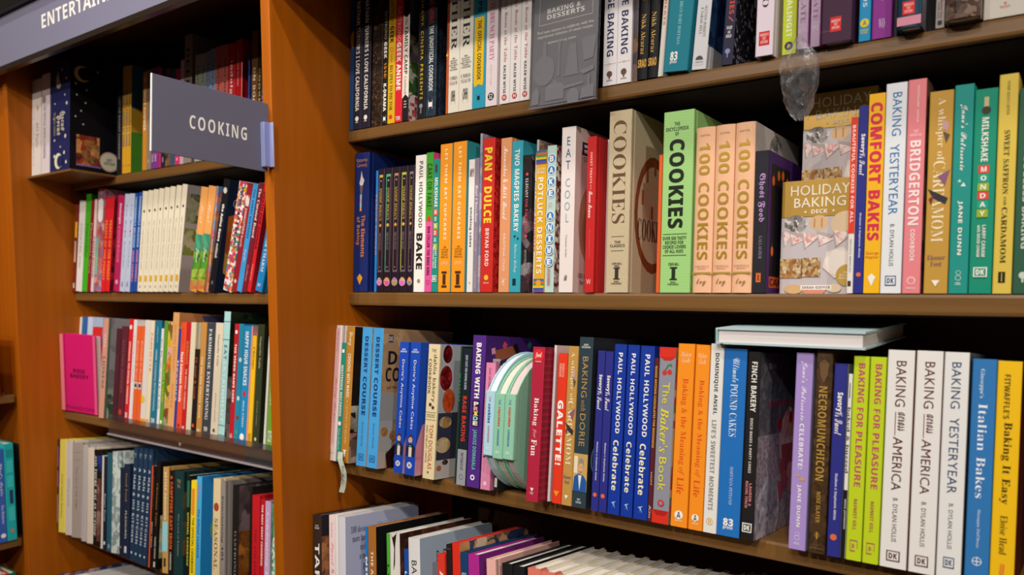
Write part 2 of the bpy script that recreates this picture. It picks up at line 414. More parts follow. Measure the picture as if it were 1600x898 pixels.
def fixed(name, lo, hi, m, p, bev=0):
    o = box(name, lo, hi, m, None, bev); o.parent = p; o.matrix_parent_inverse = p.matrix_world.inverted(); return o
def shelf(p, x0, x1, yf, zf, tl, th, depth):
    o = box('shelf', (x0, 0, -th), (x1, depth, 0), SHELF, None, .0045)
    o.parent = p; o.matrix_parent_inverse = p.matrix_world.inverted(); o.matrix_basis = Matrix.Translation((0, yf, zf))@Matrix.Rotation(-tl, 4, 'X')
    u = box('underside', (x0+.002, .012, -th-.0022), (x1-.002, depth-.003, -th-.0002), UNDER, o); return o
XR = .13
fixed('side_panel', (XS-.0262, -.181, -1.5), (XS, .33, TOPZ+.14), CHERRY, rb, .002)
fixed('side_panel', (XR, -.181, -1.5), (XR+.026, .33, TOPZ+.14), CHERRY, rb, .002)
fixed('back_panel', (XS+.0005, .305, -1.5), (XR-.0005, .33, TOPZ+.14), DARK, rb)
fixed('light_block_top', (XS+.0005, -.183, TOPZ), (XR-.0005, .304, TOPZ+.02), DARK, rb)  # unseen top board, added to block light from above
fixed('kick_base', (XS+.0005, -.17, -1.5), (XR-.0005, .304, -1.12), CHERRY, rb)
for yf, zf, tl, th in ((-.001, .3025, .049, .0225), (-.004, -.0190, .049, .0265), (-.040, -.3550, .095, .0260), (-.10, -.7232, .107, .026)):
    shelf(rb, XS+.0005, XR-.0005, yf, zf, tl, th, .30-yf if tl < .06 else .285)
fixed('side_panel', (XL-.026, -.158, -1.5), (XL, .33, TOPZ+.14), CHERRY, lb, .002)
fixed('back_panel', (XL+.0005, .305, -1.5), (XS-.027, .33, TOPZ+.14), DARK, lb)
fixed('light_block_top', (XL+.0005, -.183, TOPZ), (XS-.027, .304, TOPZ+.02), DARK, lb)  # same added board over the left bay, keeps overhead light out
fixed('kick_base', (XL+.0005, -.15, -1.5), (XS-.027, .304, -1.16), CHERRY, lb)
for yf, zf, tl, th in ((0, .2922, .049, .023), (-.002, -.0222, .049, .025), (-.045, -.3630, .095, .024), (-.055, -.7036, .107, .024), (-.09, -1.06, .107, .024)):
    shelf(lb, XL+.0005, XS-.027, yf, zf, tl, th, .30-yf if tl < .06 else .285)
pb_ = box('pull_out_board', (XL+.001, -.117, -.0060), (-2.135, -.0006, 0), SHELF, None, .001)
pb_.parent = lb; pb_.matrix_parent_inverse = lb.matrix_world.inverted(); pb_.matrix_basis = Matrix.Translation((0, 0, .2922))@Matrix.Rotation(-.049, 4, 'X')
rs_ = link('sticker_residue', bpy.data.meshes.new('sticker_residue'), rb); rs_.matrix_parent_inverse = rb.matrix_world.inverted(); a_ = on_plane(553, 476, 1, -.0045)
rs_.matrix_basis = Matrix.Translation((a_.x, -.0040, -.0450)); PRINTS.append((rs_, [('q', ((.0, .2), (.55, .15), (.8, .35), (.5, .95), (.15, .9)), '#c9c2b8')], .0115, .024, 'spine'))
rs_ = link('sticker_residue', bpy.data.meshes.new('sticker_residue'), rb); rs_.matrix_parent_inverse = rb.matrix_world.inverted(); a_ = on_plane(596, 476, 1, -.0045)
rs_.matrix_basis = Matrix.Translation((a_.x, -.0040, -.0450)); PRINTS.append((rs_, [('q', ((.0, .3), (.35, .25), (.6, .5), (.55, .7), (1, .75), (.9, .9), (.0, .92)), '#c9c2b8')], .019, .024, 'spine'))
# pilaster and shallow side rack at the far left
pil = empty('bookcase', Matrix.Translation((-2.55, .05, -1.5))); tag(pil, 'side of another wooden bookcase cut off at the far left edge', 'bookcase')
bpy.context.view_layer.update()
fixed('front_post', (-2.56, -.150, -1.5), (XL-.0265, .33, TOPZ+.14), CHERRY, pil, .002)
fixed('side_panel', (-2.62, -.80, -1.5), (-2.561, .33, .50), CHERRY, pil, .002)
for z in (-.305, -.711, -1.02): fixed('shelf', (-2.5605, -.70, z-.022), (-2.419, -.1605, z), SHELF, pil, .003)

# header signs above both bookcases
def header(x0, x1, label, text):
    r = empty('header_sign', Matrix.Translation(((x0+x1)/2, -.2, .5665))); tag(r, label, 'sign')
    bpy.context.view_layer.update()
    fixed('sign_panel', (x0, -.1990, .5668), (x1, -.1850, .6915), mat('#7d7c93', 'matte'), r, .0008)
    fixed('bottom_rail', (x0, -.2005, .5535), (x1, -.1840, .5666), mat('#2a211a', 'gloss'), r, .001)
    fixed('top_rail', (x0, -.2150, .6917), (x1, -.1840, .7360), BLACK, r, .001)
    if text:
        a = on_plane(65, 45, 1, -.2); 
        o = link('sign_lettering', bpy.data.meshes.new('sign_lettering'), r); o.matrix_parent_inverse = r.matrix_world.inverted()
        o.matrix_basis = Matrix.Translation((a.x, -.1990, a.z))
        PRINTS.append((o, [('h', text, 0, 1, 1, '#f2efe8', 'b')], .415, .0335, 'spine'))
header(-2.95, XS-.028, 'long blue grey header sign reading ENTERTAINING above the left bookcase', 'ENTERTAINING')
header(XS-.0275, XR+.02, 'blue grey header sign above the right bookcase', None)

# blade sign COOKING sticking out from the upright
r = empty('blade_sign', Matrix.Translation((XS-.012, -.19, .203))); tag(r, 'grey blade sign reading COOKING clipped to the upright between the bookcases', 'sign')
bpy.context.view_layer.update()
s = link('sign_panel', box_mesh('sign_panel', (-.0015, 0, 0), (.0015, .222, .124), .0006), r, mat('#6d6c80', 'matte'))
s.location = (0, -.217, .0105); s.rotation_euler = (math.radians(-2.75), 0, 0)
e = link('panel_edge', box_mesh('panel_edge', (-.0017, -.0012, 0), (.0017, .0003, .124)), r, mat('#efeee9')); e.location = s.location; e.rotation_euler = s.rotation_euler
o = prints('sign_lettering', [('h', 'COOKING', .42, .605, .50, '#f6f3ec', 'B', .545), ('h', 'store sign', .955, .965, .05, '#c9c9d2', 's', .06)][:1], .222, .124, s, 'front', (.0015, 0, 0))
c = link('clip', box_mesh('clip', (-.006, -.0025, -.018), (.006, .0105, .062), .0012), r, mat('#a7aee0', 'plastic')); c.location = (.006, -.006, .026)
for k in range(4): link('clip_rib', box_mesh('clip_rib', (-.0004, 0, 0), (.0008, .0012, .078)), c, mat('#8f97d2', 'plastic')).location = (.006, -.002+.0025*k, -.017)
link('clip_flange', box_mesh('clip_flange', (.0, .0105, -.018), (.014, .0122, .062), .0005), c, mat('#b4bae4', 'plastic'))

# ------------------------------------------------------------------ rows of books
ROWS.update(
 R1=dict(y=0, z=.3030, t=.049, w=' on the top right shelf', g='books on the top right shelf', lean=0, maxd=.29),
 R2=dict(y=-.003, z=-.0186, t=.049, w=' on the second right shelf', g='books on the second right shelf', lean=0, maxd=.29),
 R3=dict(y=-.065, z=-.3520, t=.095, w=' on the third right shelf', g='books on the third right shelf', lean=0, maxd=.30),
 R4=dict(y=-.141, z=-.7180, t=.107, w=' on the bottom right shelf', g='books on the bottom right shelf', lean=-.105, top=1, maxd=.32),
 L1=dict(y=0, z=.2928, t=.049, w=' on the top left shelf', g='books on the top left shelf', lean=0, maxd=.29),
 L2=dict(y=-.010, z=-.0210, t=.049, w=' on the second left shelf', g='books on the second left shelf', lean=0, maxd=.29),
 L3=dict(y=-.050, z=-.3620, t=.095, w=' on the third left shelf', g='books on the third left shelf', lean=0, maxd=.29),
 L4=dict(y=-.0940, z=-.6990, t=.107, w=' on the fourth left shelf', g='books on the fourth left shelf', lean=-.14, maxd=.30),
 L5=dict(y=-.110, z=-1.0575, t=.107, w=' on the bottom left shelf', g='books on the bottom left shelf', lean=-.06, top=1, maxd=.28))
FOOD = '#2e1a10 #7a4a26 #c98d52 #e8d6b4 #8d2a1c'
W, K = '#f4f0e8', '#17151a'
# ---- top right shelf
row('R1', 530, 0, 4.081)
bk(62, 84, .262, '#1f4a80', 'thin blue book with a yellow patch against the upright', [('o', .32, .8, '#d8a52a', .8, 2)])
for k, (a, b) in enumerate(((85, 139), (140, 194))):
    bk(a, b, .256, '#232030', ('left','right')[k]+' of two black books with white capitals down the spine', [t("NATHAN TURNER'S I LOVE CALIFORNIA", .02, .86, .42, W, 'b'), ('o', .92, .2, W), ('r', .945, .95, .35, .65, W)], dp=.215+.004*k)
bk(200, 271, .258, '#2a1c12', 'thick dark brown photographic book beside two black twins', dy=.004, tex=pic('#0d0906 #1f140b #3a2716 #171009 #6b4f2e', 220))
bk(273, 303, .252, '#15130f', 'thin black book with white and orange lettering', [t('GASTRONO', .14, .355, .5, '#cfcac0', 's'), t('GEEK', .375, .5, .6, W, 'k'), t('1510!', .53, .65, .5, '#d98a2b', 'b'), t('K-DRAMA', .69, .9, .6, W, 'k'), t('I', .93, .985, .5, W, 'M')])
bk(304, 350, .246, '#e0b41f', 'yellow book with black lettering and a red key', [t('GASTRONO', .04, .24, .45, '#5b4710', 's'), t('GEEK', .25, .38, .5, K, 'k'), ('g', .43, .22, '#b8601d'), ('r', .46, .53, .47, .53, '#b8601d'), t('RECIPES TO DIE FOR', .55, .9, .42, '#4a3612', 'm'), ('o', .95, .22, '#d0372a')])
bk(351, 397, .246, '#dd2130', 'red book with white lettering beside the yellow one', [t('GASTRONO', .115, .385, .45, '#f0b8b4', 's'), t('GEEK ANIME', .39, .755, .6, W, 'k'), h('TITAN', .955, .985, .6, W)])
bk(398, 440, .25, '#17161a', 'black and white striped camp cookbook with a gingham picture cover', [('q', ((.0, .2), (.5, .23), (1, .2), (1, .83), (.5, .8), (0, .83)), '#ece6da'), ('h', '▲', .06, .1, .4, '#b8332a', 's'), t('The', .235, .285, .4, K, 'I'), t('FAMILY CAMP', .3, .65, .5, K, 'b'), t('Cookbook', .667, .8, .4, K, 'i'), t('III', .85, .9, .4, '#c9c2b4', 's')], [('p', .0, .55, 0, 1, ('#20242c #2f4257 #5d6f8c #8a5b78 #1a1d1f #b4a48b', 45)), ('p', .55, .8, 0, 1, ('#3a2a1c #c2bdb4 #2f5a26 #6a7a3a #e4ded2', 50)), ('p', .8, 1, 0, 1, ('#c8383e #efe3dc #d8737a #efe3dc', 160, 'k'))], fw=0.03)
bk(494, 547, .262, '#14141a', 'black book with widely spaced yellow capitals', [t('MOHAWK CINEMA PRESENTS', .11, .865, .32, '#e3c31d', 'w'), ('o', .912, .2, '#8b8b90'), ('r', .93, .965, .44, .56, '#8b8b90')], dy=.002)
bk(549, 612, .258, '#1d2d3d', 'dark blue gridded book with a red and white title', [t('STUDIO GHIBLI:', .09, .345, .42, '#d23b3a', 'b'), t('THE UNOFFICIAL COOKBOOK', .36, .82, .42, '#e6e6e2', 'b'), t('I', .88, .95, .4, W, 'M')], tex=pic('#223346 #1a2735 #223346 #2b3d50', 260, 'k'), dp=.21)
bk(676, 690, .25, '#c9581d', 'thin orange book wedged beside the cream twins', [t('UNAUTHORIZED COOKBOOK', .1, .55, .5, '#7a1c10', 'b'), ('o', .58, .5, '#e0b21f')], dy=.001)
for k, (a, b) in enumerate(((691, 758), (759, 845))):
    bk(a, b, .272, '#e9e2d3', ('left','right')[k]+' of two cream books with large spaced serif capitals', [t('GATHER', .08, .59, .52, '#2f3028', 'm'), h('100+\nSEASONAL\nRECIPES\nTHAT BRING\nPEOPLE\nTOGETHER', .64, .725, .8, '#3a3a34', 'M'), h('CHRIS\nVIAUD', .763, .82, .72, '#3a3a34', 'm'), h('(OHH)', .855, .95, .4, '#2a2a28', 'b')])
bk(846, 927, .246, '#2f9fbd', 'sky blue book with a yellow brushed panel', [t('CHOPS', .09, .32, .3, '#1d3d52', 'b'), ('r', .356, .82, .1, .86, '#f0c21c'), ('q', ((.1, .82), (.86, .82), (.8, .845), (.5, .83), (.2, .85)), '#f0c21c'), t('THE OFFICIAL COOKBOOK', .38, .8, .3, '#23221c', 'b'), t('I', .9, .955, .2, K, 'M')], pb=1)
bk(930, 1002, .252, '#ecdfe2', 'pale pink book with a magenta title', [t('CUTE BRUNCH PARTY', .235, .69, .4, '#d25a8f', 'm'), t('Jamie Cooks', .717, .858, .16, '#e09abb', 'i'), ('o', .935, .27, K), h('S2', .917, .953, .3, W)], pb=1)
for k, (a, b) in enumerate(((1020, 1083), (1085, 1149), (1151, 1214))):
    bk(a, b, .25, '#ece6e4', ('first', 'second', 'third')[k]+' from the left of three white books with pink serif titles', [t('Always Room at the Table', .24, .72, .38, '#b5604f', 'm'), t('KALEB WYSE', .74, .93, .26, '#4a4440', 'b'), ('o', .958, .25, '#c24438'), h('H', .947, .969, .24, W)], pb=1)
bk(1216, 1232, .2, '#6e1f22', 'narrow dark red book half hidden by the grey notice', dy=.01, pb=1)
ST.update(ox=880, last=None)
bk(236, 249, .25, '#1a1a20', 'thin black book just right of the grey notice', dy=.012)
for k, (a, b) in enumerate(((251, 337), (339, 430))):
    bk(a, b, .248, '#e9e4e6', ('left', 'right')[k]+' of two white books with navy baking capitals', [t('HOUSE BAKING', .29, .82, .48, '#34375f', 'b'), ('r', .866, .869, .05, .95, '#d9b9a8'), ('y', .867, .09, '#d9b0a0', 4, 0), ('o', .93, .2, '#6b4a40'), ('r', .94, .962, .45, .55, '#6b4a40'), h('MOUNTAIN', .967, .975, .4, '#6b4a40')], pb=1)
bk(432, 470, .27, '#5b3a24', 'brown wooden looking book between white and black twins', tex=pic('#5b3a24 #3d2a24 #7a5233 #4b4050 #2a2024', 60), dy=.003)
for k, (a, b, xt) in enumerate(((472, 533, 545), (537, 598, 612))):
    bk(a, b, .25, '#17171a', ('left', 'right')[k]+' of two black ribbed books with gold lettering', [t('COOKING', .25, .53, .5, '#caa04c', 'M'), t('Nikk Alcaraz', .61, .85, .45, '#d9ae5a', 'm'), h('SRAO', .88, .93, .85, '#d8a54a', 'k')], lean=.02, b=.0015)
bk(600, 634, .25, '#ddd8cf', 'slim pale book with coral letters leaning on a teal one', [t('HOLIDAY PARTY TREATS', .1, .7, .4, '#d06a4a', 'b')], lean=.06)
bk(636, 790, .26, '#1b7f92', 'thick teal hardback leaning to the right', [t('BRIAN HART HOFFMAN', .615, .853, .13, '#9fd6dc', 'm', .52), h('83', .89, .94, .3, W, 'k', .4), h('press', .942, .96, .28, W, 'b', .4)], lean=.075, dy=-.008)
bk(816, 908, .248, '#d9d8dc', 'pale grey book with two names leaning beside the teal one', [t('ALLYSON BOBBITT', .635, .815, .2, '#8d7f7c', 'm', .66), t('& SARAH BELL', .645, .8, .2, '#8d7f7c', 'm', .4), ('o', .945, .26, '#55504e'), ('r', .947, .975, .2, .8, '#d9d8dc'), h('APPETITE', .955, .965, .5, '#55504e')], [('p', .0, .5, .0, 1, ('#1d2636 #16233f #5a4a54 #b05a3a #22344a', 38)), ('p', .5, .86, 0, 1, ('#13264a #1c3766 #33527e #13264a', 50))], lean=.075, fw=0.08)
bk(1006, 1078, .25, '#2c2b45', 'navy book with coral title and tree emblem, leaning', [t('COOKIES', .5, .72, .42, '#d9513c', 'b', .6), t('/', .73, .765, .42, '#d9513c', 's', .6), h('TAYLOR\nand\nARGUIN', .785, .85, .5, W, 'b'), ('o', .925, .22, '#8d94c0'), ('r', .93, .96, .45, .55, '#8d94c0')], [('p', 0, 1, 0, 1, ('#0b0b12 #0d0d14 #101018 #0b0b12 #2a2a36 #b0b0bc', 210)), h('LESSONS', .93, .95, .5, '#c6c6d2', 's', .4), h('BEYOND', .96, .98, .45, '#9c9cab', 's', .35)], lean=.05, fw=0.1)
bk(1222, 1334, .25, '#ecdcea', 'pale pink book with black serif letters and red square', [t('TWO', .58, .74, .36, '#2b2a30', 'm'), ('r', .87, .945, .2, .8, '#d72b2b'), h("AMERICA'S\nTEST\nKITCHEN", .88, .935, .5, '#f4d8d2', 'b')], lean=.01, dy=-.012)
bk(1392, 1482, .25, '#c3d32e', 'lime green book behind the crumpled plastic wrap', [t('BALINGIT', .68, .91, .4, '#eef0d8', 'b'), ('o', .955, .3, '#4b2a60'), h('b', .945, .965, .25, '#d8e060', 'I')])
ST.update(ox=1230, last=None)
WRAP = clear_mat('shrink_wrap', op=.06, rough=.08, bump=True, gloss=.2)
for k, (a, b, tx) in enumerate(((57, 136, 'RPC'), (138, 212, 'RPC'))):
    o = bk(a, b, .24, '#6a2c66', ('left', 'right')[k]+' of two glossy plum books sealed in plastic', [t('CHOCOLATE', .5, .86, .4, '#8f5a8c', 'm'), h(tx, .89, .915, .6, '#c9b0c8', 'b')], kind='gloss', dy=-.012)
bk(214, 408, .24, '#43243c', 'thick dark plum book with a red square', [t('DESSERTED', .45, .775, .16, '#c9bcc6', 'm', .42), ('r', .866, .944, .3, .66, '#d92c2c'), h("AMERICA'S\nTEST\nKITCHEN", .88, .93, .3, '#f4d0ca', 'b', .48), ('r', .935, .937, 0, .3, '#8a6b80')], dy=-.016)
bk(452, 528, .24, '#1f8fc4', 'bright blue slim book with a yellow disc', [t('WITH US', .6, .82, .35, '#cfe2ee', 'b'), ('o', .905, .38, '#e3cf2c'), h('A', .892, .917, .3, '#1f6a94'), h('ANDREWS\nMCMEEL', .938, .962, .7, '#d8cf4a')])
bk(536, 664, .245, '#8a2f8d', 'violet purple book with pale lettering near the end', [t('Baking by Kim', .6, .81, .2, '#c9a0c8', 'i'), h('WO', .9, .95, .3, '#d8bcd8', 'm')])
bk(668, 699, .24, '#151420', 'thin black book between purple and navy ones', dy=.006)
bk(702, 855, .22, '#1c3f58', 'navy book with a pink band at its foot', [('r', .94, .988, 0, 1, '#d98fa4'), ('r', .858, .93, .22, .72, '#dc2d2d'), h("AMERICA'S\nTEST\nKITCHEN", .868, .92, .4, '#f4d0ca', 'b', .47)], [('p', 0, 1, 0, 1, ('#8c8790 #77727c #a09aa2', 60))], b=.003, dy=-.02)
bk(944, 1000, .24, '#a9a49f', 'grey paperback with small red words', [t('Kitchen Notes', .86, .955, .3, '#8a3a2e', 'm', .65), t('Simple Food', .87, .95, .25, '#8a3a2e', 'm', .3), ('r', .963, .985, .25, .75, '#3a3030')], pb=1)
bk(1004, 1232, .235, '#5c463e', 'thick brown book in shiny wrap with silver letters', [h('eat', .72, .91, .5, '#d8d4d0', 's')], tex=pic('#4a352d #6b5348 #8a7468 #3a2a24 #5c463e', 90, 'v', .12), b=.004, dy=-.02)
bk(1236, 1520, .225, '#cfc8bd', 'very thick cream book at the right end with faint red mark', [('y', .93, .05, '#c2604e', 3, .524, .52), h('PHAIDON', .94, .955, .24, '#c2604e', 'm', .52)])

# ---- second right shelf
row('R2', 530, 200, 3.206)
bk(68, 138, 124, '#16296c', 'thick navy hardback with orange title and brush picture at left end', [h('Katarina\nCermelj', .04, .11, .75, '#c98a55', 's'), ('q', ((.36, .22), (.44, .18), (.5, .13), (.56, .17), (.7, .2), (.6, .235), (.42, .235)), '#ded8da'), ('q', ((.38, .235), (.62, .235), (.56, .3), (.44, .3)), '#6b5d62'), ('r', .3, .33, .42, .54, '#86c8d8'), ('r', .33, .36, .42, .54, '#e08aa0'), ('r', .36, .39, .42, .54, '#86c8d8'), ('r', .39, .42, .42, .54, '#e0a04a'), t('The Elements', .45, .75, .28, '#d0823a', 'b', .68), t('of Baking', .46, .66, .28, '#d0823a', 'b', .32), ('y', .9, .2, '#e3a028', 4, 0), ('q', ((.3, .9), (.5, .87), (.7, .9), (.5, .95)), '#e3a028')], dp=.215)
bk(173, 184, 214, '#1f7fd0', 'thin bright blue book beside five black boxes', [t('FLOUR POWER', .2, .7, .5, '#d9833a', 'b')], dy=.002)
for k, (a, b, y) in enumerate(((185, 217, 205), (219, 257, 200), (259, 295, 195), (297, 335, 190), (337, 368, 186))):
    hol = ('#d8b23a', '#46b98a', '#b58a6a', '#b8c048', '#8a7a8a')[k]
    bk(a, b, y, '#201a28', ('leftmost', 'second', 'middle', 'fourth', 'rightmost')[k]+' of five slim black boxed books with iridescent discs', [('r', .05, .07, .2, .82, hol), ('r', .05, .84, .2, .27, hol if k % 2 else '#8a6a52'), ('r', .05, .84, .76, .82, '#7a5f66'), ('r', .825, .84, .2, .82, '#6a5a6a'), ('o', .1, .07, '#d8c8a8'), t("SNOOP DOGG'S", .16, .42, .34, '#c9a84a', 'm'), ('y', .46, .2, '#d8a04a', 4, 0), t('TREATS TO EAT', .52, .66, .26, '#8d7a80', 'm'), ('o', .8, .06, '#b8a890'), ('o', .92, .4, '#c9a7a2'), ('q', ((.16, .91), (.84, .915), (.72, .945), (.5, .953), (.28, .945)), ('#e070d0', '#e8569a', '#a89a60', '#d860c8', '#8a8272')[k]), ('q', ((.2, .905), (.8, .905), (.7, .888), (.5, .882), (.3, .888)), ('#b49a70', '#e0a04a', '#c070c0', '#c8a860', '#f08a50')[k])], kind='gloss', nm='boxed_cookbook', dp=.16)
bk(370, 424, 136, '#ece8e2', 'white book with a bold black baking title', [t('PAUL HOLLYWOOD', .045, .53, .34, '#5c4f4a', 'b', .55), t('BAKE', .57, .835, .56, '#2a2422', 'k'), ('o', .92, .14, '#8a8480')], dp=.19)
bk(426, 460, 123, '#e0559a', 'book with green upper spine and pink lower spine', [('r', 0, .49, 0, 1, '#3f9f2c'), t('CAKE OR FAKE?', .08, .41, .7, '#1d3a14', 'b'), ('o', .475, .3, '#c8402c'), t('BEN CULLEN: THE BAKE KING', .53, .88, .42, '#3a1530', 'b'), ('g', .93, .25, '#6a2048')], pb=1, dp=.18)
bk(461, 492, 156, '#1a8f82', 'slim teal book with little coloured letter squares', [('r', .04, .1, .3, .6, '#3a3a30'), t('MILKSHAKE', .14, .36, .5, W, 'b')]+[('r', .375+.052*i, .422+.052*i, .2, .85, ('#d8503a', '#2a8f78', '#9ab83a', '#d8503a', '#2a9f8a', '#9ab83a')[i]) for i in range(6)]+[h('MONDAY'[i], .383+.052*i, .414+.052*i, .3, W, 'b') for i in range(6)]+[t('LARRY CANAM', .66, .82, .26, W, 'b', .65), t('WITH DAVID CANAM', .66, .82, .22, W, 'b', .3), dk(.9, W, '#1a8f82')], pb=1, dp=.185)
for k, (a, b, y) in enumerate(((493, 556, 80), (558, 628, 68))):
    bk(a, b, y, '#f0981f', ('left', 'right')[k]+' of two orange cupcake books with teal covers', [('r', 0, 1, .96, 1, '#2f8f93'), t('LET THEM EAT CUPCAKES', .035, .645, .2, '#fbeed6', 'B'), h('100\nCUPCAKE\nRECIPES\nTO BAKE\nTHEM ALL', .69, .77, .6, '#7a4a10', 'M'), h('COTE', .795, .815, .5, '#f8e6c8', 'w'), ('r', .88, .95, .38, .62, '#4a2c10'), ('r', .86, .875, .3, .7, '#4a2c10'), ('r', .955, .97, .3, .7, '#4a2c10')], [('r', 0, 1, 0, 1, '#3aa5aa')])
bk(637, 666, 158, '#e8e4e0', 'white paperback with dark handwritten title', [('p', .07, .13, .2, .9, ('#4a3a40 #c8b8b0 #7a5a5a', 90)), t('smoking cakes', .36, .66, .5, '#2f2a2c', 'b'), ('o', .93, .15, '#b8c87a')], pb=1, dp=.17)
bk(668, 689, 150, '#8d7f92', 'narrow mauve book with white script', [t('Real Chocolate', .2, .48, .55, '#efe8ee', 'I'), t('Chantal Coady', .52, .7, .4, '#e0d4de', 'i'), t('NITSCHKE', .85, .97, .3, '#d4c8d2', 's')], pb=1)
bk(690, 702, 28, '#8f9fb8', 'tall slim grey blue patterned book', tex=pic('#8fa0b8 #6f84a4 #b8b0b8 #5f6f90 #c2b4ac', 60), dp=.2)
bk(704, 766, 52, '#cf2b24', 'scarlet book with a yellow slab title', [t('PAN Y DULCE', .06, .55, .62, '#f0d13a', 'k'), t('BRYAN FORD', .585, .83, .3, '#f4e4d8', 'b'), ('o', .905, .17, '#e8c23a'), h('VORACIOUS', .935, .945, .45, '#e8c8a8')], [('p', 0, 1, 0, 1, ('#a81a1c #d83a34 #8a1218 #c82a28', 190))])
bk(795, 848, 50, '#e39a6a', 'peach book with white brush script', [t('Mooncakes & Milk Bread', .055, .53, .42, '#f8efe6', 'c'), t('KRISTINA CHO', .62, .86, .2, '#f8efe6', 's'), ('o', .93, .06, W), t('Harper', .91, .96, .4, W, 'i')])
bk(851, 905, 65, '#37a3b5', 'aqua bakery book with white capitals', [t('TWO MAGPIES BAKERY', .055, .6, .44, W, 'b'), ('y', .63, .14, '#173a44', 3, .4, .4), ('y', .645, .14, '#173a44', 3, 2, .7), t('Rebecca Bishop', .68, .87, .32, '#e4f0f0', 'i'), ('r', .91, .955, .3, .6, '#123038')], pb=1)
bk(907, 951, 135, '#1d1b1c', 'black floral paperback with a red and white pancake title', [('p', 0, .12, 0, 1, ('#1d1b1c #2a2626 #1d1b1c', 80)), ('y', .14, .16, '#d84a5a', 6, 0), t('ELEGANT ', .17, .31, .3, '#e8e0dc', 'm'), t('ONE PAN CAKES', .32, .56, .3, '#e0506a', 'm'), ('y', .59, .16, '#d84a5a', 6, 0), t('SONNTEKUNE', .69, .85, .24, '#b8b0ac', 'm')], pb=1, tex=pic('#1b1a1b #1b1a1b #262223 #4a2a34 #8a8486', 55))
bk(953, 962, 62, '#b5b0aa', 'tall grey picture book behind the black paperback', front=[('p', 0, .3, 0, 1, ('#c8c6c8 #8a5a34 #e0d8cc #b0a89c', 35)), ('p', .3, 1, 0, 1, ('#3a3a3c #8a8888 #5a5458 #b8b4b4', 45))], dy=.012)
ST.update(last=None)
bk(968, 978, 140, '#e6e2dc', 'thin white book with blue and red title words', [t('JUST ADD ', .18, .42, .6, '#3a7fb0', 'b'), t('SPRINKLES', .44, .7, .6, '#d23a4a', 'b')], pb=1, dy=.004)
row('R2', 820, 180, 2.993)
def stripes(a): return [('r', a+.016*i, a+.016*(i+1), 0, 1, c) for i, c in enumerate(('#2f6fae', '#e0622a', '#3f9a3f', '#e8c02a', '#2a5a9a', '#7a4a9a'))]
bk(39, 88, 165, '#e5ad22', 'yellow book with rainbow stripes at both ends', [stripes(0), h('JUSTIN\nBURKE', .125, .165, .7, '#f4e8c8', 'b'), t('POTLUCK DESSERTS', .19, .87, .5, W, 'b'), stripes(.905), ('o', .935, .26, '#e8a02a')])
bk(90, 134, 142, '#bcd6cf', 'pale blue book with letters in bright blue circles', [x for i, c in enumerate('BAKE ANIME') if c != ' ' for x in (('o', .09+.078*i, .43, '#2a7fc0'), ('g', .09+.078*i, .45, '#f0f4f0'), h(c, .07+.078*i, .11+.078*i, .42, W, 'k'))]+[('g', .09+.078*4, .18, '#c8806a'), t('BUSHMAN', .84, .95, .3, '#d0526a', 'b')], [('p', 0, 1, 0, 1, ('#5a1f22 #efe6d8 #7a2a2a #5a1f22', 160))], dp=.19)
bk(156, 222, 55, '#ece0dc', 'pale pink hardback with blue stacked capitals', [h('E\nA\nT', .06, .255, .36, '#2f5f86', 's'), h('C\nO\nO\nL', .31, .575, .38, '#7fb0b8', 's'), t('Vanessa Seder', .65, .79, .14, '#8a9aa0', 's'), t('R', .89, .94, .0, K), h('R', .895, .93, .24, '#3a3438', 'c')], [('r', 0, 1, 0, 1, '#e3cdc6'), h('EA', .08, .16, .5, '#2b2f52', 'b', .45), h('GOOD FOR', .17, .2, .4, '#2b2f52', 's', .45), ('o', .58, .42, '#b9856a', .55, 1.6), ('o', .62, .3, '#a06a52', .55, 1.6), h('100 recipes\nfor cool', .88, .95, .5, '#4a3f48', 's', .4)], dp=.2, fw=0.1)
bk(276, 318, 100, '#c92526', 'slim red sweet treats book with white script', [t('SWEET TREATS', .1, .3, .22, '#f0c0b8', 'b'), t('FROM', .31, .34, .14, '#f0c0b8', 's'), t('Bonne Maman', .35, .52, .42, W, 'c'), t('Jane Dessertmann', .6, .78, .12, '#d88a80', 's'), h('W', .915, .95, .5, '#f0c8c0', 's')], dy=-.004)
bk(338, 350, 118, '#d9d0cc', 'pale book with a brown oval and a ladder drawing', front=[('r', 0, 1, 0, 1, '#d9cfca'), ('o', .62, .38, '#4a2a22', .6, 1.7), ('r', .82, .93, .2, .23, '#2a2422'), ('r', .82, .93, .5, .53, '#2a2422'), ('r', .84, .845, .2, .5, '#2a2422'), ('r', .87, .875, .2, .5, '#2a2422'), ('r', .9, .905, .2, .5, '#2a2422')], dy=.03, fw=0.05)
ST.update(last=None)
cookie = [('g', .55, .50, '#8a4a28', .62, 1.45), ('r', .3, .37, .42, .46, '#a8562c'), ('r', .24, .32, .62, .67, '#a8562c'), ('r', .42, .5, .3, .34, '#a8562c'), ('r', .5, .57, .55, .6, '#a8562c'), h('COOKIES', .58, .7, .75, '#4a3326', 'm', .58)]
bk(376, 480, -22, '#c9b897', 'very thick beige linen book with brown lettering and a cookie outline', [t('COOKIES', .055, .62, .58, '#6a4a34', 'm'), ('r', .69, .693, .22, .78, '#6a5a48'), h('THE\nCLASSICS', .715, .75, .66, '#3a322a', 'b'), ('r', .768, .771, .22, .78, '#6a5a48'), h('CIDER MILL\nPRESS', .835, .86, .45, '#3a322a', 'b'), ('r', .865, .925, .42, .58, '#3a322a'), ('r', .862, .868, .36, .64, '#3a322a'), ('r', .922, .928, .36, .64, '#3a322a'), h('BOOK\nPUBLISHERS', .935, .955, .45, '#3a322a', 'b')], cookie, kind='cloth', dp=.215, fw=0.13)
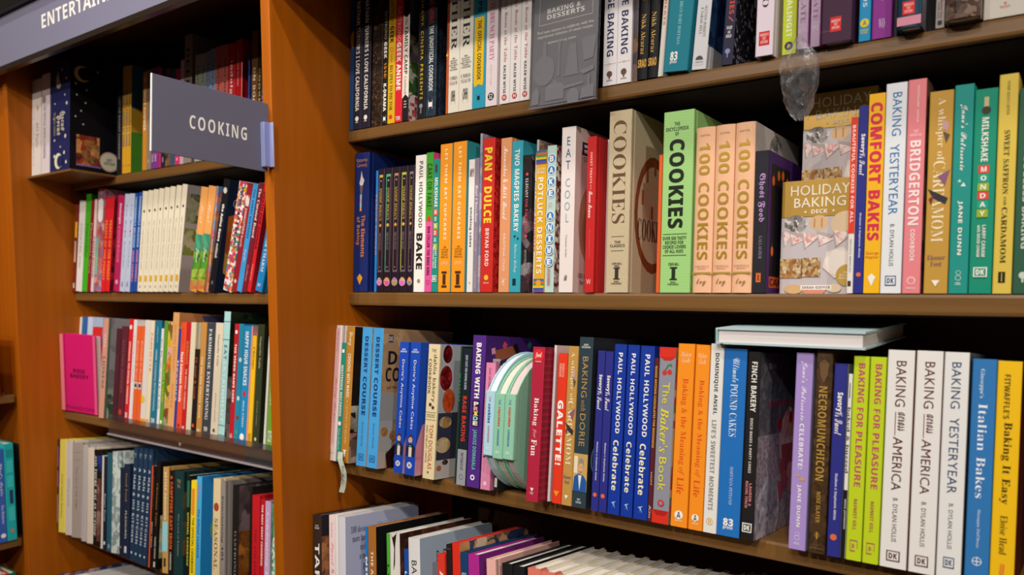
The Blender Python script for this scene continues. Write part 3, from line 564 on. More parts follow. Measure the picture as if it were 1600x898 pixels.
bk(612, 627, 186, '#e2602c', 'thin orange book squeezed between beige and green volumes', dy=-.001, pb=1)
ST.update(last=None)
bk(629, 770, -20, '#9fd07f', 'very thick pale green ribbed book with big black letters', [h('THE\nENCYCLOPEDIA\nOF', .06, .135, .74, '#24301f', 'b', .46), t('COOKIES', .155, .645, .5, '#1c2418', 'k', .47), ('r', .675, .678, .08, .86, '#2a3a22'), h('OVER 500 TASTY\nRECIPES FOR\nCOOKIE LOVERS\nOF ALL AGES', .69, .78, .78, '#24301f', 'b', .46), ('r', .792, .795, .08, .86, '#2a3a22'), h('CIDER MILL', .835, .85, .35, '#24301f', 'b', .46), ('r', .865, .925, .4, .52, '#24301f'), ('r', .858, .866, .34, .58, '#24301f'), ('r', .922, .93, .34, .58, '#24301f'), h('BOOK\nPUBLISHERS', .938, .958, .36, '#24301f', 'b', .46)], [('r', .04, .5, .72, 1, '#b06a48')], tex=pic('#a4d684 #9ccd7b #a4d684 #a1d281', 230, 'z'), dp=.2)
row('R2', 1070, 160, 2.807)
for k, (a, b, y) in enumerate(((33, 115, 110), (118, 201, 99), (204, 290, 88))):
    bk(a, b, y, '#f2bd96', ('left', 'middle', 'right')[k]+' of three matching peach books with gold titles', [t('KIEFFER', .03, .033, .0, K), h('KIEFFER', .045, .055, .5, '#9a7a40', 'w'), t('100', .095, .29, .56, '#b8922f/foil', 'b'), t('COOKIES', .335, .8, .56, '#b8922f/foil', 'b'), h('CHRONICLE\nBOOKS', .835, .86, .75, '#8a6a4a', 'w'), ('r', .876, .888, 0, 1, '#b09040'), t('&', .0, .001, 0, K), h('log', .915, .96, .5, '#a08050', 'c')], [('p', .0, .25, .0, 1, ('#d8d4d2 #e6e0dc #cfc8c6', 30)), ('o', .15, .16, ('#2a2224 #d8d0cc #3a2c2c', 90), .45)] if k == 2 else (), b=.0025, dp=.2)
bk(292, 352, 212, '#26242c', 'black halloween book with lilac gothic title and purple cover', [t('Ghost Food', .16, .5, .52, '#c69ad8', 'f', .55), t('GALLAGHER', .6, .76, .24, '#8f8a9a', 'm', .55), ('r', .86, .925, .3, .65, '#e0702a'), h('X', .87, .915, .2, '#26242c', 'b', .475)], [('r', 0, 1, 0, 1, '#4a2470'), ('r', .08, .94, .12, .92, '#1d1720'), ('r', .88, .96, .12, .92, '#d0562a'), h('CAK', .895, .945, .5, '#2a1820', 'b', .4)]+[x for i, (u, a) in enumerate(((.2, .2), (.42, .15), (.6, .14), (.8, .18), (.2, .7))) for x in (('o', a, .055, '#e0701f', u, 1.3), ('r', a-.06, a-.03, u-.01, u+.01, '#3a5a20'))], dp=.19, fw=0.1)
# recipe card boxes faced out
def deck(p0, p1, py0, y, label, X1=None, dz=0):
    A = on_plane(p0, py0, 1, y); wdt = .0985; t_ = .049
    Z = -.0186-(y+.003)*.049+dz; A = Vector((A.x, y, Z)); hgt = solve(A+Vector((wdt*.1, 0, 0)), Vector((0, math.sin(t_), math.cos(t_))), p1, 1)
    if dz: hgt = min(hgt, .1585)
    r = empty('recipe_card_box', Matrix.Translation(A+Vector((0, 0, .0004)))@Matrix.Rotation(-t_, 4, 'X')); tag(r, label, 'recipe card box', 'boxed recipe decks on the second right shelf')
    box('box_body', (0, 0, 0), (wdt, .045, hgt*.672), mat('#d9cfc8', 'gloss'), r, .0008); box('lid', (-.0006, -.0006, hgt*.674), (wdt+.0006, .0456, hgt), mat('#c39a45', 'foil'), r, .001)
    G = '#d9b777 #b07b42 #8a5a2c #e4cfa4 #6a4020'
    star = lambda a, u: ('y', a, .02, '#f4ead2', 4, 0, u)
    els = [h('HOLIDAY', .045, .135, .80, '#f7efdc', 's', .52), h('BAKING', .155, .24, .70, '#f7efdc', 's', .52), h('DECK', .262, .298, .22, '#f7efdc', 'b', .52), star(.28, .33), star(.28, .71),
           ('r', .328, 1, 0, 1, '#c8bfc2'), ('o', .385, .16, ('#2e2422 #efe8e4 #3a2a28', 130), .2, .8), ('o', .38, .13, '#d9b48a', .52, .8), ('r', .34, .42, .45, .47, '#b98a5e'), ('r', .34, .42, .55, .57, '#b98a5e'), ('o', .4, .2, '#e0c6a2', .88, .9)]
    for i, (u, a) in enumerate(((.02, .5), (.22, .49), (.4, .52), (.6, .5), (.82, .51), (1.0, .5))):
        u0 = max(0, u-.11); u1 = min(1, u+.13)
        els += [('q', ((u0, a-.05), (u1, a-.01), (u0+.04, a+.09)), '#b9a8a4'), ('q', ((u0+.02, a-.06+.04*(i % 2)), (u1, a-.03+.06*(i % 2)), (u0+.06, a+.08)), ('#ead9d2 #efe2dc #d88a84 #efe2dc #e4cfc8', 260))]
    els += [('p', .69, .86, 0, .3, (G, 200)), ('p', .69, .86, .3, .31, ('#4a2c16 #4a2c16', 50)), ('p', .685, .85, .31, .56, (G, 220)), ('y', .73, .22, '#e6d8cc', 6, .3, .8), ('y', .73, .19, '#efe4da', 6, .8, .8),
            ('o', .84, .15, '#c4a04a', .92 if X1 is None else .86), h('30\nFestive\nRecipes', .805, .875, .18, '#f4ead2', 'm', .9 if X1 is None else .86), ('o', .96, .13, '#d8b27e', .2, .5), ('o', .97, .16, '#dd8f78', .48, .45), ('o', .95, .1, '#e4cfae', .75, .6), ('r', .925, .965, .3, .72, '#f6f1ea'), h('SARAH KIEFFER', .933, .957, .38, '#5a4a44', 'b', .51)]
    prints('front_print', els, wdt, hgt, r, 'spine', (0, -.0009, 0)); return r, hgt
d1, dh = deck(1218.5, 284, 460, .034, 'gold and white boxed recipe deck faced out, lower and nearer of two')
d2, dh2 = deck(1253, 138, 280, .088, 'gold and white boxed recipe deck faced out, raised behind the other', dz=.1315)
rs = empty('recipe_card_box', Matrix.Translation((on_plane(1253, 280, 1, .088).x, .0885, -.0226))); tag(rs, 'plain gold recipe box lying under the raised deck behind the front one', 'recipe card box', 'boxed recipe decks on the second right shelf')
box('box_body', (0, 0, -.0003), (.0985, .046, .0985), mat('#d9cfc8', 'gloss'), rs, .001); box('lid', (-.0006, -.0006, .0987), (.0991, .0466, .1275), mat('#c39a45', 'foil'), rs, .001)
row('R2', 1310, 110, 2.428)
bk(29, 53, 178, '#e8e2dc', 'slim book with red upper spine and white lower spine', [('r', 0, .66, 0, 1, '#de3f2a'), t('BEAUTIFUL COOKIES FOR ALL', .045, .6, .48, '#f8e4d8', 'b'), t('MELISSA BROYLES', .69, .88, .3, '#8a8484', 'm'), ('r', .93, .96, .2, .7, '#4a2a30')], dp=.2)
SV = '#2c2f86'
SVE = [t('Savory', .15, .25, .55, W, 'k'), t('Vs Sweet', .25, .37, .6, W, 'c'), t('Shalean & Stephanie Ghitis', .57, .81, .26, '#e4e2ee', 'b'), ('o', .9, .26, '#e06a3a')]
bk(56, 91, 135, SV, 'indigo book with an orange dot, left of the yellow one', SVE, pb=1)
bk(93, 154, 88, '#f4b81c', 'bright yellow book with a fat crimson title', [t('COMFORT BAKES', .045, .735, .74, '#d42a4c', 'k'), h('George\nHepher', .79, .83, .82, '#c8552c', 's'), ('y', .92, .26, '#f4efe6', 4, 0), ('q', ((.26, .92), (.74, .92), (.5, .965)), '#f4efe6')], pb=1)
bk(156, 236, 48, '#e6e8ec', 'white book with a blue baking title, left of the pink one', [t('BAKING', .045, .25, .44, '#2e78b4', 's', .55), t('YESTERYEAR', .29, .625, .44, '#2e78b4', 's', .5), t('B. DYLAN HOLLIS', .67, .87, .2, '#5a5a5e', 's'), dk(.94, '#27507a', '#e6e8ec', .26)], [('r', 0, 1, 0, 1, '#b8b8c0')])
bk(239, 309, 34, '#e8858c', 'pink book with a white serif cookbook title', [t('SHONDALAND | NETFLIX', .03, .2, .14, '#f8dcdc', 'b', .55), h('THE\nOFFICIAL', .235, .265, .66, '#f8e4e2', 'm'), t('BRIDGERTON', .285, .68, .58, '#fbeae8', 'b'), t('COOKBOOK', .7, .85, .24, '#fbeae8', 'b'), ('o', .94, .24, '#f4c4c4'), ('o', .94, .17, '#e8858c'), h('WORLDS', .972, .98, .5, '#f8dcdc')], [('p', 0, 1, 0, 1, ('#3a2420 #6a4a3a #a08068 #2a1a18', 40))])
WC = [t('A whisper of', .035, .345, .4, '#f4e4c0', 'm', .5), t('CARDAMOM', .345, .745, .5, '#f4e4c0', 'm', .5), ('q', ((.55, .14), (.85, .16), (.8, .2), (.6, .19)), '#c89aa0'), ('q', ((.6, .2), (.9, .22), (.75, .26)), '#5a5048'), ('q', ((.05, .48), (.4, .5), (.9, .53), (.8, .56), (.3, .53)), '#34303a'), ('q', ((.45, .42), (.95, .39), (.75, .47)), '#8a5a7a'), ('q', ((.1, .53), (.35, .51), (.2, .56)), '#7a3030')]
bk(321, 412, 78, '#c4973f', 'golden ochre book with white title and dark blossoms, by teal ones', WC+[h('Eleanor\nFord', .81, .865, .74, '#6a4a6a', 'm'), ('y', .945, .2, '#f6efdf', 3, .52)])
bk(415, 489, 54, '#1f9389', 'teal book with white brush script and hearts', [t("Jane's Patisserie", .09, .41, .44, W, 'c', .5), ('y', .46, .12, '#bfe0da', 3, 3.6, .4), ('y', .48, .16, '#d8ece8', 3, 3.6, .6), t('JANE DUNN', .555, .815, .26, W, 'b', .48), ('g', .9, .13, '#d8ece8'), ('g', .925, .15, '#d8ece8'), h('HUJI\nPRESS', .945, .96, .3, '#d8ece8')])
bk(491, 579, 70, '#0f8f72', 'emerald book with milkshake picture and letter squares', [('r', .04, .09, .42, .62, '#c9b88a'), ('o', .105, .2, '#3a3a30', .52), t('MILKSHAKE', .14, .355, .3, W, 'b')]+[x for i in range(6) for x in (('r', .372+.043*i, .412+.043*i, .26, .74, ('#d84a3a', '#17a58a', '#9ab02a', '#d84a3a', '#17a58a', '#9ab02a')[i]), h('MONDAY'[i], .38+.043*i, .404+.043*i, .24, W, 'b'))]+[t('LARRY CANAM', .665, .82, .16, W, 'b', .6), t('with DAVID CANAM', .665, .82, .14, W, 'b', .38), dk(.895, W, '#0f8f72', .3)])
bk(582, 655, 14, '#dcc050', 'tall mustard yellow book with dark serif capitals', [t('NOMIE KHAN-CARTIER', .03, .185, .16, '#7a6a2a', 'm'), t('SWEET SAFFRON ', .255, .545, .3, '#3a3218', 'M'), t('AND', .555, .595, .16, '#3a3218', 'm'), t('CARDAMOM', .605, .86, .3, '#3a3218', 'M'), ('r', .9, .95, .3, .66, '#1f1a10'), ('r', .905, .945, .46, .5, '#dcc050')])
bk(658, 735, 66, '#2f5a44', 'dark green book at the right end with pale capitals', [t('ENDLESS EGGLESS BAKING', .08, .78, .3, '#c8d2c2', 'b'), ('o', .91, .2, '#c8d2c2'), ('r', .92, .945, .45, .55, '#c8d2c2')])

# ---- third right shelf
row('R3', 480, 480, 2.993)
bk(92, 131, 84, '#f0e4e0', 'white book with a pink script panel against the upright', [('q', ((.0, .02), (.7, .02), (.75, .6), (.6, .9), (.3, .86), (0, .93)), '#eebfc0'), t('Betty', .05, .2, .3, '#c87a84', 's', .35), t('Betty Bakes', .38, .72, .45, '#d0707a', 'c', .4), ('r', .94, .945, .1, .9, '#cfc6c2')], dp=.19)
bk(133, 152, 166, '#1f8f80', 'slim jade book with white capitals', [('y', .07, .4, W, 4, .78), t('MASTERING MACARONS', .19, .62, .5, W, 'b'), ('o', .68, .35, W), t('Pom Collison', .72, .9, .4, '#e0f0ec', 'i'), ('r', .92, .96, .3, .7, '#b8503a')], dp=.18)
bk(154, 191, 90, '#b5802a', 'ochre magic cookbook with white lettering', [t('Disney', .04, .14, .6, '#f4ead2', 'c'), t('COOKING WITH MAGIC:', .2, .53, .36, '#f6ecd6', 'b'), t('A CENTURY OF RECIPES', .54, .86, .26, '#dcc490', 's'), ('r', .91, .955, .42, .58, W), ('r', .905, .912, .3, .7, W)], [('p', 0, .58, 0, 1, ('#20140f #2b1c14 #20140f', 30)), ('p', .58, .78, 0, 1, ('#2f7f80 #d8c8b0 #3a2418 #20140f', 40)), ('p', .78, 1, 0, 1, ('#3a241a #8a6a58 #d0b0a4 #4a2c22 #c88a80', 35))], dp=.21, fw=0.03)
for k, (a, b, y) in enumerate(((226, 272, 94), (277, 325, 97))):
    bk(a, b, y, '#44a0dd', ('left', 'right')[k]+' of two sky blue dessert books', [t('DESSERT ', .065, .33, .34, '#173a7a', 'k'), t('COURSE', .355, .635, .38, '#173a7a', 'k'), t('Benjamin Delwiche', .68, .86, .22, '#27508a', 'i'), dk(.935, '#1f4a86', '#44a0dd', .26)], [('p', 0, 1, 0, 1, ('#b58e63 #c49c70 #b8926a #cba67c', 14, 'n')), ('r', .045, .1, .14, .26, '#32325a'), h('DK', .055, .09, .1, '#e8dccc', 'b', .2), h('DES', .16, .26, .7, '#1f1b22', 'b', .5), h('COUR', .28, .38, .8, '#1f1b22', 'b', .5), h('Let the baker', .41, .43, .5, '#3a3030', 's', .4), ('r', .46, .66, .0, .5, '#a5a4a0'), ('r', .66, .88, .0, .36, '#b5b2ac'), ('o', .74, .09, ('#8a5a2c #c08a4c #a87040', 120), .14), ('o', .77, .1, ('#8a5a2c #c08a4c #a87040', 120), .38), ('q', ((.2, .9), (.55, .8), (.7, .84), (.6, 1), (.25, 1)), '#2a1712'), ('o', .94, .08, ('#a8702c #7a4a1c', 60), .5), ('r', .88, 1, 0, .2, '#c9b4a8')], dp=.2, fw=0.1)
for k, (a, b, y) in enumerate(((402, 444, 162), (453, 500, 164))):
    bk(a, b, y, '#1848b8', ('left', 'right')[k]+' of two royal blue cake books with a portrait', [h('DORIE\nGREENSPAN', .05, .08, .7, '#dce4f0', 'b'), t("Dorie's Anytime Cakes", .135, .655, .34, '#f0f0f0', 's'), ('q', ((.1, .86), (.08, .79), (.35, .765), (.7, .765), (.95, .79), (.92, .86)), '#2a2026'), ('r', .79, .862, .34, .64, '#dcd4d0'), ('o', .735, .2, '#e2b89a', .47, 1.15), ('q', ((.28, .73), (.3, .705), (.47, .695), (.66, .705), (.67, .73), (.6, .715), (.4, .715)), '#4a2f22'), ('g', .732, .07, '#2a2024', .39), ('g', .732, .07, '#2a2024', .55), ('r', .752, .756, .4, .54, '#b8504a'), ('r', .775, .785, .36, .6, '#3fa0a0'), ('o', .925, .24, W), h('H', .905, .945, .24, '#1848b8', 'b')], [('r', 0, 1, 0, 1, '#1f52c4'), ('q', ((0, .78), (.5, .62), (1, .6), (1, 1), (0, 1)), '#d890a8'), ('p', .86, 1, 0, .5, ('#d890a8 #e4b0c0 #c87890', 60))], dp=.2, fw=0.03)
bk(537, 590, 173, '#e5d3a8', 'cream bakery book with food photographs on its cover', [h('THE', .035, .06, .4, '#3a3226', 's'), t('dahlia bakery', .075, .43, .4, '#4a3d2c', 's', .62), t('COOKBOOK', .11, .37, .24, '#6a5d44', 'b', .24), ('y', .45, .14, '#4a3a2a', 5, 0, .4), ('y', .47, .13, '#4a3a2a', 5, .3, .65), ('r', .505, .508, .05, .95, '#7a6a4c'), h('SWEETNESS\nIN SEATTLE', .52, .545, .74, '#4a3f2c', 's'), ('r', .56, .563, .05, .95, '#7a6a4c'), t('TOM DOUGLAS', .595, .925, .34, '#c8602c', 's', .6), t('AND SHELLEY LANCE', .6, .88, .14, '#6a5d44', 's', .25), ('y', .95, .1, '#4a3a2a', 3, .5)],
   [('r', 0, .51, .08, 1, '#b8bcc6'), ('o', .07, .38, '#d4d0d2', .55, 1.3), ('o', .07, .32, ('#6a0f16 #3a080c #9a2028', 160), .55, 1.3), ('o', .25, .5, '#cfc8c8', .5, 1.35), ('o', .25, .42, ('#8a1218 #5a0a10 #b83038', 160), .5, 1.35), ('o', .42, .42, ('#c8401c #e0602c #b83018', 120), .75, 1.3), ('r', .51, 1, .08, 1, '#3b3c52'), ('o', .58, .42, ('#e0c089 #b98448 #f0dcae #7a4a26', 70), .6, .62), ('o', .75, .5, ('#ead7a6 #c9985a #f4e6c0 #5a3018', 60), .5, .7), ('r', .86, 1, .08, 1, '#cfcac8'), ('o', .92, .16, ('#c05a24 #8a3414 #e08a44', 90), .3, .8), ('o', .88, .2, ('#4a3020 #2a1810 #8a6a48', 90), .7, .6)], dp=.2, fw=.04)
bk(686, 695, 182, '#1d3a2a', 'thin dark green book left of the rage title', [t('BIJOU', .2, .4, .6, '#2f9a5a', 'b')], dy=.004)
ST.update(last=None)
bk(697, 738, 193, '#18202c', 'black book with red title over a grey foot', [('r', .74, 1, 0, 1, '#9a9aa2'), t('BABY DUET AND BAKING ALONG', .05, .3, .26, '#b8c4d0', 'b'), t('RAGE BAKING', .35, .68, .44, '#e0402a', 'b'), t('TIME TO RAGE AT LAST', .76, .89, .3, '#4a4a54', 'b'), ('g', .94, .22, '#4a4a54')], [('p', 0, 1, 0, 1, ('#101a2c #1c2c48 #101a2c #24344e', 120))])
conf = [('y', a, .035, c, 4, q, u) for a, c, q, u in ((.06, '#d84a6a', .3, .25), (.1, '#e0a0b8', 1, .1), (.3, '#d83a3a', .6, .1), (.45, '#3fa0b0', .2, .15), (.6, '#e8c83a', .9, .2), (.75, '#d83a3a', 1.2, .1), (.9, '#e8c83a', .1, .15), (.05, '#3fa0b0', .1, .6))]
bk(741, 802, 131, '#532a86', 'purple pride baking book with white capitals', [t('BAKING WITH', .05, .415, .38, '#f4f0ea', 'k'), ('r', .43, .6, .22, .76, '#2a1a40')]+[h('PRIDE'[i], .438+.032*i, .465+.032*i, .36, ('#f0e8d8', '#e8a0b0', '#f0d870', '#a0d8c8', '#f0e8d8')[i], 'k') for i in range(5)]+[t('JANUSZ DOMAGALA', .62, .885, .34, '#62c8b4', 'b'), ('o', .935, .17, '#e8e0ee'), ('o', .935, .08, '#532a86')],
   [('r', 0, 1, 0, 1, '#472573'), ('q', ((.1, .1), (.36, .06), (.42, .12), (.16, .17)), '#9a5a3a'), ('q', ((.36, .06), (.42, .04), (.46, .1), (.42, .12)), '#1c1418'), h('BAKING', .15, .24, .9, '#cfd0d8', 'k', .55), h('PRIDE', .28, .37, .8, '#cfd0d8', 'k', .5)]+conf, dp=.215)
row('R3', 700, 500, 2.993)
bk(149, 194, 200, '#e58cb2', 'pink book with black lettering behind the little blue round one', [t('Cover and Shake', .04, .2, .3, '#8a4a68', 's'), t('NO NONSENSE PINK', .25, .75, .7, '#2a1a22', 'k'), t('Matchbook Soup', .8, .9, .2, '#f4d8e4', 's'), ('o', .95, .17, '#f4d8e4')], [('r', 0, 1, 0, 1, '#d97fa6')], dp=.2)
bk(212, 234, 190, '#171b19', 'black book behind the round mint books', [('r', .9, .97, .2, .7, '#d8d4ca'), t('I', .04, .12, .5, '#d8d4ca', 's'), ('r', .91, .96, .42, .48, '#171b19')], [('r', 0, 1, 0, 1, '#16201c')], dy=.006)
# round board books
def round_book(x0, x1, yt, yb, col, edge, label, tcol, word):
    R = ROWS['R3']; tl = R['t']; px = lambda v: 700+v/2.993; py = lambda v: 500+v/2.993
    up = Vector((0, math.sin(tl), math.cos(tl))); ex = Vector((1, 0, 0)); P0 = Vector((0, R['y']-.037, R['z']+.0035))
    Q = P0+up*.05; X0 = solve(Q, ex, px(x0), 0); X1 = solve(Q, ex, px(x1), 0); T = X1-X0
    zt = solve(P0+ex*X0, up, py(yt), 1); zb = solve(P0+ex*X0, up, py(yb), 1); hh = (zt-zb)/2; Rr = (zt+zb)/2*1.02; zc = Rr
    dd = math.sqrt(max(Rr*Rr-hh*hh, .0001))
    r = empty('round_cookbook', Matrix.Translation(P0+ex*X0+up*.0003)@Matrix.Rotation(-tl, 4, 'X')); tag(r, label, 'book', R['g'])
    a0 = math.atan2(hh, -dd)
    def disc(name, ra, xa, xb, m, hk):
        k = 40; pts = [(dd+.004+ra*math.cos(a0-2*a0*i/k), zc+ra*math.sin(a0-2*a0*i/k)) for i in range(k+1)]
        n = len(pts); vs = [(xa, y, z) for y, z in pts]+[(xb, y, z) for y, z in pts]
        fs = [(i, (i+1) % n, n+(i+1) % n, n+i) for i in range(n)]+[tuple(range(n-1, -1, -1)), tuple(range(n, 2*n))]
        me = bpy.data.meshes.new(name); me.from_pydata(vs, [], fs); bm = bmesh.new(); bm.from_mesh(me); bmesh.ops.recalc_face_normals(bm, faces=bm.faces); bm.to_mesh(me); bm.free()
        return link(name, me, r, m)
    m = mat(col, 'gloss')
    disc('front_board', Rr, T-.0022, T, m, 0); disc('back_board', Rr, 0, .0022, m, 0); disc('page_block', Rr-.003, .0024, T-.0024, page_mat(edge, '#e8e2da'), 0)
    box('spine_board', (-.0004, -.001, zc-hh), (T+.0004, .0035, zc+hh), m, r, .0012)
    box('hinge', (T-.0002, .0005, zc-hh), (T+.0008, .0085, zc+hh), m, r, .0004)
    prints('spine_print', [t('THE', .09, .17, .22, tcol[0], 's'), t(word, .2, .5, .34, tcol[1], 'k'), t('COOKBOOK', .54, .8, .2, tcol[0], 'b'), h('OIO', .88, .92, .4, '#f0f4ee')], T, 2*hh, r, 'spine', (0, -.0011, zc-hh))
    return r, T, zc, Rr, dd
round_book(164, 203, 335, 636, '#b5dcea', '#e8ecee', 'pale blue round cookie board book, leftmost of three round ones on the shelf', ('#c05a8a', '#2f5fb0'), 'cookies')
round_book(208, 250, 348, 652, '#93cdb0', '#ded8c8', 'mint round cupcake board book between the pale blue and the other mint one', ('#4a6aa0', '#d8503c'), 'cupcakes')
rr = round_book(255, 300, 350, 656, '#93cdb0', '#dcc4c4', 'mint round cupcake board book beside the striped red book', ('#4a6aa0', '#d8503c'), 'cupcakes')
prints('front_print', [('o', .47, .12, '#4a3a3a', .74, 1.5), ('q', ((.6, .7), (.78, .52), (.86, .56), (.8, .74)), '#6a6a9a'), ('o', .74, .07, '#5a4a7a', .62)], rr[4]+rr[3], 2*rr[3], rr[0], 'front', (rr[1], .02, 0))
RED = pic('#a81c38 #c2304a #b0243e', 420, 'x')
bk(362, 419, 126, '#b3233c', 'crimson pinstriped fun baking book with a red badge', [('o', .055, .42, '#dd2a30'), h('food', .035, .075, .5, W, 'I'), h('magazine', .09, .1, .5, W, 'b'), t('Baking', .33, .51, .44, '#f8f0e8', 'M', .48), t('for', .53, .59, .3, '#f0c8c0', 'i', .48), t('Fun', .6, .705, .44, '#f8f0e8', 'M', .48), ('y', .92, .16, W, 3, .524), h('HEARST\nhome', .94, .955, .3, '#f4d8d4')], [('p', 0, 1, 0, 1, ('#8a1730 #a8243c #93192f', 90, 'z'))], tex=RED, dp=.2, dy=-.018)
bk(462, 474, 118, '#e0d2d2', 'pale pink tall book between crimson and red ones', front=[('r', 0, 1, 0, 1, '#d9cccb')], dy=.004)
ST.update(last=None)
bk(483, 526, 155, '#e6391f', 'bright red galette book with fat white letters', [h('REBECCA\nFIRKSER', .0, .001, 0, K), t('REBECCA', .07, .16, .24, '#f4b8a0', 'b', .6), t('FIRKSER', .07, .16, .24, '#f4b8a0', 'b', .3), t('GALETTE!', .315, .745, .62, '#f8f4ee', 'k'), ('y', .93, .36, '#f0941f', 3, .524)])
bk(528, 575, 122, '#c0934a', 'ochre book with white title beside a red spine', WC+[h('Eleanor\nFord', .81, .865, .74, '#6a4a6a', 'm'), ('y', .945, .22, '#f6efdf', 3, .52)])
bk(578, 643, 80, '#2c3d48', 'slate book with gold title and a portrait in a blue jacket', [h('DORIE\nGREENSPAN', .04, .065, .62, '#d8d8d0', 'b'), t('BAKING', .115, .355, .4, '#b8904e', 's'), t('with', .37, .435, .34, '#b8904e', 'i'), t('DORIE', .45, .64, .4, '#b8904e', 's'), ('r', .685, .905, .0, 1, '#c9a25c'), ('r', .7, .8, .05, .3, '#e8dcc4'), ('q', ((.02, .905), (.1, .82), (.4, .8), (.75, .81), (.98, .84), (.98, .905)), '#2458a0'), ('q', ((.38, .81), (.62, .81), (.5, .9)), '#dfe4ea'), ('o', .765, .17, '#dfae90', .55, 1.25), ('q', ((.38, .76), (.4, .72), (.55, .705), (.72, .72), (.73, .76), (.65, .735), (.45, .735)), '#8f8a84'), ('g', .762, .06, '#3a3030', .48), ('g', .762, .06, '#3a3030', .63), ('r', .788, .792, .49, .61, '#a8504a'), h('HMH\nHARVEST', .945, .975, .4, '#c8ccc8')], [('r', 0, 1, 0, 1, '#26272c'), ('o', .72, .34, '#8fb8c8', .5, 1.3), ('o', .72, .28, '#3a6a80', .5, 1.3)], dp=.215, fw=0.05)
for k, (a, b, y) in enumerate(((667, 700, 143), (703, 738, 147))):
    bk(a, b, y, SV, ('left', 'right')[k]+' of an indigo pair, each with an orange dot', SVE, pb=1)
row('R3', 900, 500, 2.642)
for k, (a, b, y) in enumerate(((127, 177, 100), (181, 230, 103), (234, 292, 107))):
    bk(a, b, y, '#12379e', ('left', 'middle', 'right')[k]+' of three cobalt blue books with white capitals', [t('PAUL HOLLYWOOD', .05, .525, .34, '#f2efe6', 'b', .54), t('Celebrate', .565, .86, .44, '#f6efc8', 'b', .5), ('o', .935, .06, '#9ac0e8'), ('q', ((.42, .965), (.5, .94), (.64, .965), (.52, .925)), '#a8c8ea'), ('q', ((.36, .93), (.66, .922), (.66, .926), (.36, .936)), '#a8c8ea')], [('r', 0, 1, 0, 1, '#0c2a8a')])
bk(294, 311, 157, '#5a1f24', 'thin maroon paperback with yellow words', [t('NAKED ARTISAN CHOCOLATES FOR BEGINNERS', .05, .55, .5, '#d8b04a', 'b'), t('HOFF', .7, .78, .4, '#d8b8a8', 's'), t('Kin', .9, .98, .5, '#e8dcd0', 'i')], pb=1)
bk(313, 381, 113, '#8d8f9c', 'grey book with yellow title, red ends and cherries', [('r', 0, .055, 0, 1, '#d8301f'), ('q', ((.02, .055), (.98, .055), (.7, .075), (.3, .075)), '#c8281c'), ('o', .145, .14, '#d0302a', .36), ('o', .14, .14, '#d0302a', .66), ('q', ((.36, .13), (.55, .1), (.58, .105), (.4, .135)), '#3f7a34'), ('q', ((.5, .1), (.75, .09), (.8, .11)), '#3f8a3a'), t('The', .2, .32, .42, '#e6d83a', 's'), t("Baker's", .345, .6, .5, '#e6d83a', 'I'), t('Book', .625, .815, .44, '#e6d83a', 's'), ('y', .885, .2, '#c03a3a', 8, 0), ('y', .885, .1, '#8d8f9c', 8, .3), ('r', .925, 1, 0, 1, '#d8301f'), ('q', ((.02, .925), (.98, .925), (.75, .955), (.25, .955)), '#b01f18')], [('p', 0, 1, 0, 1, ('#c86a4a #d8c08a #7a8a5a #c84a3a', 90, 'k'))], dp=.19)
for k, (a, b, y) in enumerate(((388, 456, 98), (461, 519, 103))):
    bk(a, b, y, '#f6921e', ('left', 'right')[k]+' of two bright orange books with red serif titles', [h('Helen\nGoh', .045, .105, .62, '#fbe0bc', 'i'), t('Baking & the Meaning ', .19, .66, .42, '#e0501f', 'm'), t('of', .675, .715, .4, '#e0501f', 'i'), t('Life', .73, .82, .42, '#e0501f', 'm'), ('o', .935, .25, '#f6f0ea'), h('A', .918, .952, .24, '#3a3448', 'b'), h('ABRAMS', .962, .97, .44, '#fbe0bc')])
bk(522, 577, 98, '#e4e3df', 'white book with black name and grey title capitals', [t('DOMINIQUE ANSEL', .05, .375, .34, '#27262a', 'b'), t("LIFE'S SWEETEST MOMENTS", .405, .88, .34, '#8d8480', 'b'), ('g', .94, .26, '#e0b45a'), h('H', .925, .955, .2, '#e0b45a', 'b')])
row('R3', 1100, 490, 2.304)
bk(44, 126, 126, '#1f6fbe', 'medium blue pound cake book with white script', [t('Ultimate', .05, .18, .3, '#cfe0f0', 'c', .55), t('POUND CAKES', .19, .47, .32, '#d8e6f4', 'm', .5), t('HOFFMAN DEPIANO', .63, .83, .14, '#b8d0ea', 'm', .55), h('83', .905, .945, .44, W, 'k'), h('press', .947, .967, .42, W, 'b')], [('r', 0, 1, 0, 1, '#3a2a34')])
